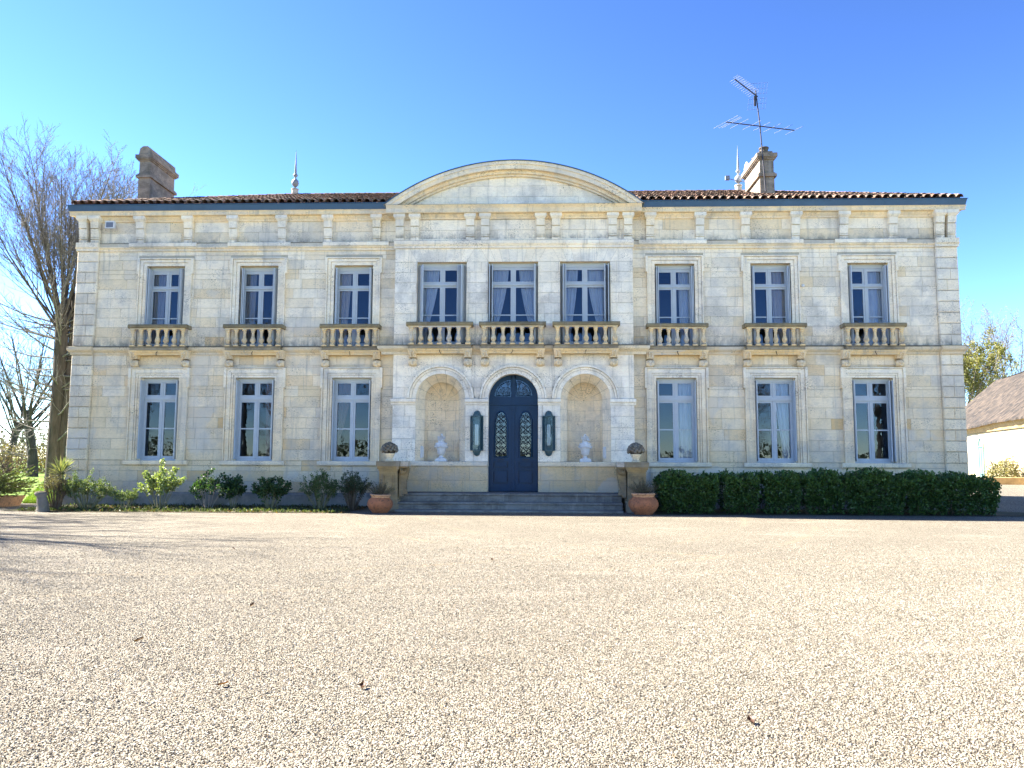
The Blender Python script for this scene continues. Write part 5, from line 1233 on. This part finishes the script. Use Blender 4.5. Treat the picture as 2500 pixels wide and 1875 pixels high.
for i, (R, z) in enumerate(((0.17,0),(0.165,0.06),(0.14,0.2),(0.13,0.34),(0.115,0.40),(0.16,0.45),(0.165,0.5),(0.12,0.53),(0.01,0.55))):
    rows.append([((R*(1+r.uniform(-.16,.16)))*math.cos(2*PI*k/14)-0.03*i*0.4, (R*(1+r.uniform(-.16,.16)))*math.sin(2*PI*k/14), z+(r.uniform(-.015,.015) if i else 0)) for k in range(14)])
mb.grid(rows, (0.14, 0.115, 0.09), True, True); o = mb.build("stone_stump", M['mossy']); o.location = (-12.55, -3.0, GZ); o.rotation_euler = (0, -0.06, 0); tag(o, "weathered leaning stone stump at the left corner of the gravel", "stone stump")
tp = empty("planter", (-15.47, -0.9, GZ)); tag(tp, "pale terracotta planter at the far left edge holding a large shrub", "planter")
mb = MB(); 
a_ = [(-0.50,-0.5,0),(0.50,-0.5,0),(0.50,0.5,0),(-0.50,0.5,0)]; b_ = [(-0.60,-0.6,0.30),(0.60,-0.6,0.30),(0.60,0.6,0.30),(-0.60,0.6,0.30)]
for i in range(4): mb.face([a_[i], a_[(i+1)%4], b_[(i+1)%4], b_[i]])
mb.face([(p[0]*0.9, p[1]*0.9, 0.28) for p in b_]); 
for i in range(4):
    p, q = b_[i], b_[(i+1)%4]; pi, qi = (p[0]*0.9, p[1]*0.9, 0.30), (q[0]*0.9, q[1]*0.9, 0.30); mb.face([p, q, qi, pi])
mb.build("box", M['terra2'], tp)
r = random.Random(77); sh = empty("broom_shrub", (-15.85, -0.9, GZ+0.27)); tag(sh, "large rounded twiggy shrub growing from the planter at the far left", "shrub")
st = MB(); lf = MB()
for k in range(520):
    d = rvec(r); d.z = abs(d.z)*0.75+0.02; d.normalize(); L = r.uniform(1.1, 1.55)*(0.85+0.3*abs(d.x)); p0 = Vector((r.uniform(-.2,.2), r.uniform(-.2,.2), 0)); p1 = p0+d*L*0.5+Vector((0,0,0.12)); p2 = p0+d*L+rvec(r)*0.1
    st.tube([p0, p1, p2], [0.010, 0.007, 0.003], 3)
    green = d.z < 0.62
    for q in range(16):
        u = 0.35+0.65*r.random(); p = p0.lerp(p1, u*2) if u < 0.5 else p1.lerp(p2, u*2-1)
        if green: t = jit(lerp((0.10,0.14,0.04),(0.22,0.26,0.10), r.random()), 0.2); add_leaf(lf, p, d+rvec(r)*0.6+Vector((0.5,0,0.3)), r.uniform(0.06, 0.11), 0.2, t, r)
        else:
            e = p+(d+rvec(r)*0.8).normalized()*r.uniform(0.08, 0.2); st.tube([p, e], [0.004, 0.002], 3)
st.build("twigs", M['drystem'], sh); lf.build("leaves", M['leaf'], sh)

# ------------------------------------------------------------------ trees
def twig_tree(name, loc, label, seed, H, trunk_r, fork, n_limb, spread, density=1.0, group="bare trees", mat='bark', droop=0.0, limb_len=None, lean=0.0, leaves=None, pollard=False, cat="tree", twig=0.0085):
    r = random.Random(seed); root = empty(name, loc); tag(root, label, cat, group); tr = MB(); cr = MB(); lf = MB()
    top = Vector((lean*fork, 0, fork))
    pts = [Vector((0,0,-0.2)), Vector((r.uniform(-.1,.1), 0, fork*0.3)), Vector((lean*fork*0.6+r.uniform(-.1,.1), 0, fork*0.65)), top]
    tr.tube(pts, [trunk_r*1.25, trunk_r, trunk_r*0.95, trunk_r*(1.15 if pollard else 0.8)], 10)
    def shoot(p, d, L, rad, lev):
        n = 5 if lev < 2 else 3; q = [p]; c = Vector(p); dd = Vector(d)
        for i in range(n):
            dd = (dd + rvec(r)*(0.10 if lev < 2 else 0.16)+Vector((0, 0, 0.09 if lev < 2 else 0.05))).normalized(); c = c+dd*L/n; q.append(Vector(c))
        mb = tr if lev == 0 else cr
        mb.tube(q, [rad*(1-0.8*i/n) for i in range(n+1)], 6 if lev == 0 else (4 if lev == 1 else 3))
        if lev < 3:
            cnt = int((9 if lev == 0 else 6 if lev == 1 else 3.6)*density+0.5); 
            if lev == 0 and pollard: cnt = int(13*density)
            for k in range(cnt):
                u = (0.18 if lev == 0 else 0.15)+0.82*(k+r.random())/cnt; i = min(n-1, int(u*n)); pp = q[i].lerp(q[i+1], u*n-i); base = (q[i+1]-q[i]).normalized()
                side = base.cross(rvec(r)).normalized(); ang = r.uniform(0.45, 0.95) if not pollard else r.uniform(0.3, 0.75)
                nd_ = (base*math.cos(ang)+side*math.sin(ang)).normalized(); shoot(pp, nd_, L*(0.42 if lev == 0 else 0.46)*(1.15-0.6*u)*r.uniform(0.7, 1.2), max(rad*0.42*(1-0.5*u), twig), lev+1)
        if leaves and lev >= 1:
            for k in range(leaves[0]):
                u = r.random(); i = min(n-1, int(u*n)); pp = q[i].lerp(q[i+1], u*n-i); t = jit(lerp(leaves[1], leaves[2], r.random()), 0.2); add_leaf(lf, pp+rvec(r)*0.2, rvec(r), r.uniform(leaves[3]*0.6, leaves[3]), 0.35, t, r)
    for k in range(n_limb):
        a = 2*PI*k/n_limb*1.618+r.uniform(-.3, .3); t = math.sqrt(r.random())*spread if pollard else (0.25+0.75*r.random())*spread
        d = Vector((math.cos(a)*math.sin(t), math.sin(a)*math.sin(t), math.cos(t))); z0 = fork*(1-(r.uniform(0, 0.12) if pollard else r.uniform(0, 0.35)))
        p = Vector((lean*z0, 0, z0))+Vector((math.cos(a), math.sin(a), 0))*trunk_r*0.6
        L = (limb_len or (H-fork))*r.uniform(0.8, 1.08)*(1-0.12*t) ; shoot(p, d, L, trunk_r*(0.22 if pollard else 0.32)*r.uniform(0.7, 1.1), 0)
    if droop:
        for k in range(int(droop)):
            a = r.uniform(0, 2*PI); z0 = r.uniform(0.25, 0.95)*fork; d = Vector((math.cos(a), math.sin(a)*0.6, r.uniform(-0.15, 0.3))).normalized(); shoot(Vector((lean*z0, 0, z0)), d, r.uniform(2.2, 4.6), 0.045, 1)
    tr.build("trunk", M[mat], root); cr.build("crown", M["twigbark" if mat == "bark" else mat], root)
    if leaves: lf.build("foliage", M['leaf'], root)
    return root
big = twig_tree("pollarded_tree", (-22.15, 12.4, GZ), "big bare tree with broom of upright limbs at the left corner of the mansion", 3, 16.6, 0.29, 8.4, 36, 0.78, 1.15, droop=46, pollard=True, limb_len=8.5)
# second stem fused with the first
mb = MB(); mb.tube([(0.12,0.1,0),(0.30,0.15,3.5),(0.42,0.2,6.2),(0.50,0.2,9.3)], [0.22,0.19,0.18,0.2], 10); mb.tube([(0.30,0.3,2.0),(0.62,0.4,5.0),(0.70,0.4,9.0),(0.75,0.4,12.5)], [0.13,0.11,0.10,0.05], 8); mb.build("second_stem", M['bark'], big)
t2 = twig_tree("bare_tree", (-25.0, 21.0, GZ), "bare crown rising above the roof between the big tree and left chimney", 8, 17.6, 0.28, 6.5, 14, 0.4, 1.2)
def clone(src, loc, rz, sc, label, name=None):
    c = copy_tree(src); c.location = loc; c.rotation_euler = (0, 0, rz); c.scale = (sc, sc, sc); c["label"] = label
    return c
t3 = twig_tree("bare_tree", (-37.5, 34.0, GZ), "leaning bare tree far left behind the planter shrub", 21, 14.0, 0.34, 5.0, 11, 0.95, 1.15, lean=-0.15, droop=10)
clone(t3, (-38.5, 46.0, GZ), 1.9, 0.95, "bare tree standing farther back, just left of the big tree trunk")
clone(t3, (-52.0, 52.0, GZ), 4.0, 1.0, "bare tree at the far left edge in the distance")
t4 = twig_tree("young_tree", (-34.5, 33.2, GZ), "slim young tree with pale trunk on the lawn left of the big trunk", 23, 6.5, 0.11, 2.6, 8, 0.7, 0.7, mat='bark2')
# trees left of the view whose shadows reach the gravel
clone(t3, (-24.6, 1.2, GZ), 0.6, 1.12, "bare tree just outside the left edge casting branch shadows on the gravel near the bed")["group"] = "trees outside the left edge"
clone(t3, (-23.6, -3.9, GZ), 2.6, 1.1, "bare tree outside the left edge casting branch shadows across the middle gravel")["group"] = "trees outside the left edge"
clone(t3, (-21.2, -7.3, GZ), 5.2, 1.0, "bare tree outside the left edge casting branch shadows on the near gravel")["group"] = "trees outside the left edge"
# trees behind the viewer, mirrored in the glass
for i, (x, y, rz, s) in enumerate(((-44, -60, 1.3, 1.1), (-34, -66, 2.3, 1.2), (-26, -58, 0.3, 1.1), (-17, -64, 2.0, 1.0), (-9, -60, 5.0, 1.0), (2, -72, 3.3, 0.8), (24, -66, 4.4, 1.0), (38, -62, 5.5, 1.1))):
    c = clone(t2 if i % 2 else t3, (x, y, GZ), rz, s, "bare tree behind the viewer, mirrored in the window panes, %s from the left" % ordn[i]); c["group"] = "trees behind the viewer"
# right-hand trees
t5 = twig_tree("bare_tree", (55.6, 68.0, GZ), "tall bare tree behind the barn at the right edge", 51, 21.5, 0.36, 7.0, 13, 0.75, 1.15, mat='bark', twig=0.02)
clone(t5, (48.5, 66.0, GZ), 2.2, 0.88, "smaller bare tree between the mansion corner and the tall bare tree")
ev = twig_tree("evergreen_oak", (46.0, 60.0, GZ), "yellow-green evergreen tree beside the right corner of the mansion", 61, 15.5, 0.3, 6.5, 11, 0.7, 0.9, leaves=(7, (0.12,0.13,0.035), (0.26,0.24,0.07), 0.26), mat='bark2')

# distant hedge and undergrowth on the left
def far_bush(x, y, w, h, label, seed, cols, n=2600, leaf=0.22, name="far_shrub", grp="shrubs at the far side of the lawn"):
    r = random.Random(seed); root = empty(name, (x, y, GZ)); tag(root, label, "shrub", grp); lf = MB(); st = MB()
    for k in range(10):
        a = r.uniform(0, 2*PI); st.tube([(0.1*math.cos(a)*w, 0.1*math.sin(a)*w, 0), (0.3*math.cos(a)*w, 0.3*math.sin(a)*w, h*0.8)], [0.05, 0.02], 4)
    for k in range(n):
        d = rvec(r); d.z = abs(d.z); q = r.uniform(0.55, 1.0)*(0.88+0.14*math.sin(d.x*5+seed)*math.cos(d.y*4)); p = Vector((d.x*w/2*q, d.y*w/2*q, max(0.02, d.z*h*q))); add_leaf(lf, p, rvec(r), r.uniform(leaf*0.5, leaf), 0.4, jit(lerp(cols[0], cols[1], r.random()), 0.2), r)
    st.build("stems", M['bark'], root); lf.build("leaves", M['leaf'], root)
far_bush(-38.0, 40.0, 4.2, 3.2, "dark evergreen bush behind the slim young tree", 71, ((0.015,0.03,0.015),(0.03,0.05,0.02)))
far_bush(-35.2, 39.0, 2.6, 2.7, "pale flowering bush between the young tree and the big trunk", 72, ((0.2,0.22,0.12),(0.5,0.5,0.38)), 1600, 0.16)
far_bush(-32.2, 40.5, 3.2, 2.5, "dark evergreen bush right behind the big trunk", 73, ((0.015,0.03,0.015),(0.03,0.05,0.02)))
far_bush(-47.0, 46.0, 8.0, 3.3, "broad brown hedge clump at the far left of the lawn", 74, ((0.12,0.08,0.05),(0.15,0.13,0.06)), 3000)
r = random.Random(90); lf = MB()
for k in range(15000):
    x = r.uniform(-190, -35); y = 118+r.uniform(-8, 12)-x*0.05; h = (4.2+2.2*math.sin(x*0.11)+1.2*math.sin(x*0.37)); z = GZ+h*r.random()**0.8
    add_leaf(lf, Vector((x, y, z)), rvec(r), r.uniform(0.3, 0.9), 0.28, jit(lerp((0.07,0.058,0.05),(0.07,0.072,0.045), r.random()), 0.2), r)
o = lf.build("far_wood", M['leaf']); tag(o, "hazy brown wood along the horizon at the far left", "wood", kind="stuff")
lf = MB()
for k in range(9000):
    x = r.uniform(-60, 60); y = -78+r.uniform(-3, 3); h = 3.0+0.7*math.sin(x*0.23)+0.6*math.sin(x*0.71); z = GZ+h*r.random()**0.8
    add_leaf(lf, Vector((x, y, z)), rvec(r), r.uniform(0.25, 0.55), 0.4, jit(lerp((0.05,0.07,0.03),(0.12,0.11,0.06), r.random()), 0.2), r)
o = lf.build("rear_hedge", M['leaf']); tag(o, "dark hedge behind the viewer, mirrored low in the window panes", "hedge", kind="stuff")
# grass blades on the lawn edge
lf = MB()
for k in range(16000):
    y = 0.6+26*r.random()**1.6; x = r.uniform(-14.2-0.62*y-1.0, -14.3-0.35*y); z = GZ-0.015
    if y < 3 and x < -15 and y < -x*0.2-2.4: continue
    add_leaf(lf, Vector((x, y, z)), Vector((r.uniform(-.5,.5), r.uniform(-.5,.5), 1)), r.uniform(0.05, 0.11), 0.09, jit(lerp((0.07,0.13,0.02),(0.18,0.26,0.04), r.random()), 0.15), r)
o = lf.build("lawn_blades", M['leaf']); tag(o, "short bright grass of the lawn left of the mansion", "grass", kind="stuff")

# ------------------------------------------------------------------ barn on the right
def barntile():
    m, nt, b = newmat("old_roof_tiles"); co = nd(nt, "ShaderNodeTexCoord").outputs["Object"]
    vo = nd(nt, "ShaderNodeTexVoronoi"); vo.inputs["Scale"].default_value = 1.0
    mp = nd(nt, "ShaderNodeMapping"); mp.inputs["Scale"].default_value = (4.2, 2.6, 2.6); nt.links.new(co, mp.inputs[0]); nt.links.new(mp.outputs[0], vo.inputs["Vector"])
    sp_ = nd(nt, "ShaderNodeSeparateColor"); nt.links.new(vo.outputs["Color"], sp_.inputs[0])
    c = ramp(nt, sp_.outputs[0], [(0, (0.01, 0.007, 0.005)), (0.5, (0.03, 0.021, 0.0145)), (1, (0.06, 0.043, 0.03))])
    nt.links.new(c, b.inputs["Base Color"]); b.inputs["Roughness"].default_value = 0.9
    bump(nt, b, vo.outputs["Distance"], 0.9, 0.08); return m
M['barntile'] = barntile(); M['turq'] = simple("turquoise_paint", (0.12, 0.22, 0.21), 0.6, 0.08, 2); M['ochrewall'] = simple("ochre_rubble", (0.38, 0.27, 0.14), 0.95, 0.35, 3, 0, 0.5, 0.1)
BP, BQ = Vector((37.3, 48.0, GZ)), Vector((28.4, 16.0, GZ))      # far-left end and near end of the wall that faces the court
barn = empty("barn", BP); tag(barn, "long cream barn with sagging brown tiled roof at the right edge", "barn")
bu = (BQ-BP); BL = bu.length; bu.normalize(); bn = Vector((-bu.y, bu.x, 0))
if bn.x < 0: bn = -bn
def bp_(u, v, z): return bu*u+bn*v+Vector((0, 0, z))
mb = MB(); mb.face([bp_(0,0,0), bp_(BL,0,0), bp_(BL,0,4.0), bp_(0,0,4.0)]); mb.face([bp_(0,0,0), bp_(0,9,0), bp_(0,9,4.0), bp_(0,4.5,8.1), bp_(0,0,4.0)]); mb.build("wall", M['barnwall'], barn)
mb = MB(); mb.face([bp_(-0.1,-0.12,3.55), bp_(BL,-0.12,3.55), bp_(BL,-0.35,4.12), bp_(-0.1,-0.35,4.12)]); mb.build("eaves_band", M['ochrewall'], barn)
mb = MB(); rows = []; rb_ = random.Random(4)
NU = 70
for v in range(9):
    t = v/8; row = []
    for u in range(NU+1):
        uu = -0.3+(BL+0.6)*u/NU; row.append(bp_(uu, -0.55+5.1*t, 4.05+4.6*t-0.10*math.sin(PI*u/NU*2.3)+rb_.uniform(-.03, .03)))
    rows.append(row)
mb.grid(rows, None, False)
rows2 = [[p-Vector((0,0,0.12)) for p in rows[0]], rows[0]]; mb.grid(rows2, None, False)
mb.face([bp_(-0.3,4.55,8.62), bp_(BL,4.55,8.62), bp_(BL,9.6,4.0), bp_(-0.3,9.6,4.0)]); mb.build("roof", M['barntile'], barn)
# wall-end pier, arched turquoise door
dr = MB(); du0, dw, dh = 12.2, 1.25, 2.5
pts = [bp_(du0, -0.03, 0), bp_(du0+dw, -0.03, 0)]+[bp_(du0+dw/2+dw/2*math.cos(PI*k/12), -0.03, dh+dw/2*math.sin(PI*k/12)) for k in range(13)]
dr.face(pts); d_ = dr.build("door", M['turq'], barn)
mb = MB(); 
mb.tube([bp_(du0, -0.05, 0)]+[bp_(du0+dw/2-dw/2*math.cos(PI*k/12), -0.05, dh+dw/2*math.sin(PI*k/12)) for k in range(13)]+[bp_(du0+dw, -0.05, 0)], 0.05, 6); mb.tube([bp_(du0, -0.05, dh), bp_(du0+dw, -0.05, dh)], 0.04, 6); mb.tube([bp_(du0+dw/2, -0.05, 0), bp_(du0+dw/2, -0.05, dh)], 0.03, 6); mb.build("door_frame", M['turq'], barn)
bw = MB(); bw.profx([(-0.15,0),(-0.15,0.42),(-0.12,0.45),(0.12,0.45),(0.15,0.42),(0.15,0)], -3.2, 3.0); o = bw.build("low_wall", M['ochrewall']); o.location = (30.0, 25.5, GZ); o.rotation_euler = (0, 0, -0.12); tag(o, "low ochre stone wall of the flower bed before the barn", "wall")
far_bush(30.3, 26.8, 2.6, 1.85, "dry grey-green shrub standing before the barn wall", 75, ((0.15,0.14,0.07),(0.30,0.27,0.14)), 2600, 0.16, "barn_shrub", "shrub by the barn")

# fallen leaves on the gravel
r = random.Random(15)
for i, (x, y, lab) in enumerate(((-2.05, -15.9, "curled brown fallen leaf on the gravel left of the middle"), (-0.35, -18.55, "dark fallen leaf low in the middle of the gravel"), (-1.25, -18.55, "reddish fallen leaf near the bottom left of the gravel"), (-4.1, -11.2, "small dark fallen leaf on the gravel to the left"), (0.1, -12.3, "brown fallen leaf in the middle of the gravel"), (1.95, -19.1, "dark fallen leaf at the bottom right of the gravel"), (-2.4, -17.4, "orange fallen leaf on the left near gravel"))):
    mb = MB(); w = 0.026
    rows = [[(w*a*(1-abs(b)), 0.036*b, 0.012+0.014*a*a+0.010*b) for a in (-1, -0.4, 0.4, 1)] for b in (-0.98, -0.5, 0, 0.5, 0.98)]
    mb.grid(rows, jit((0.06, 0.03, 0.018), 0.3), True); o = mb.build("fallen_leaf", M['leaf']); o.location = (x, y, GZ+0.004); o.rotation_euler = (0, 0, r.uniform(0, 6.28)); tag(o, lab, "leaf", "fallen leaves on the gravel")
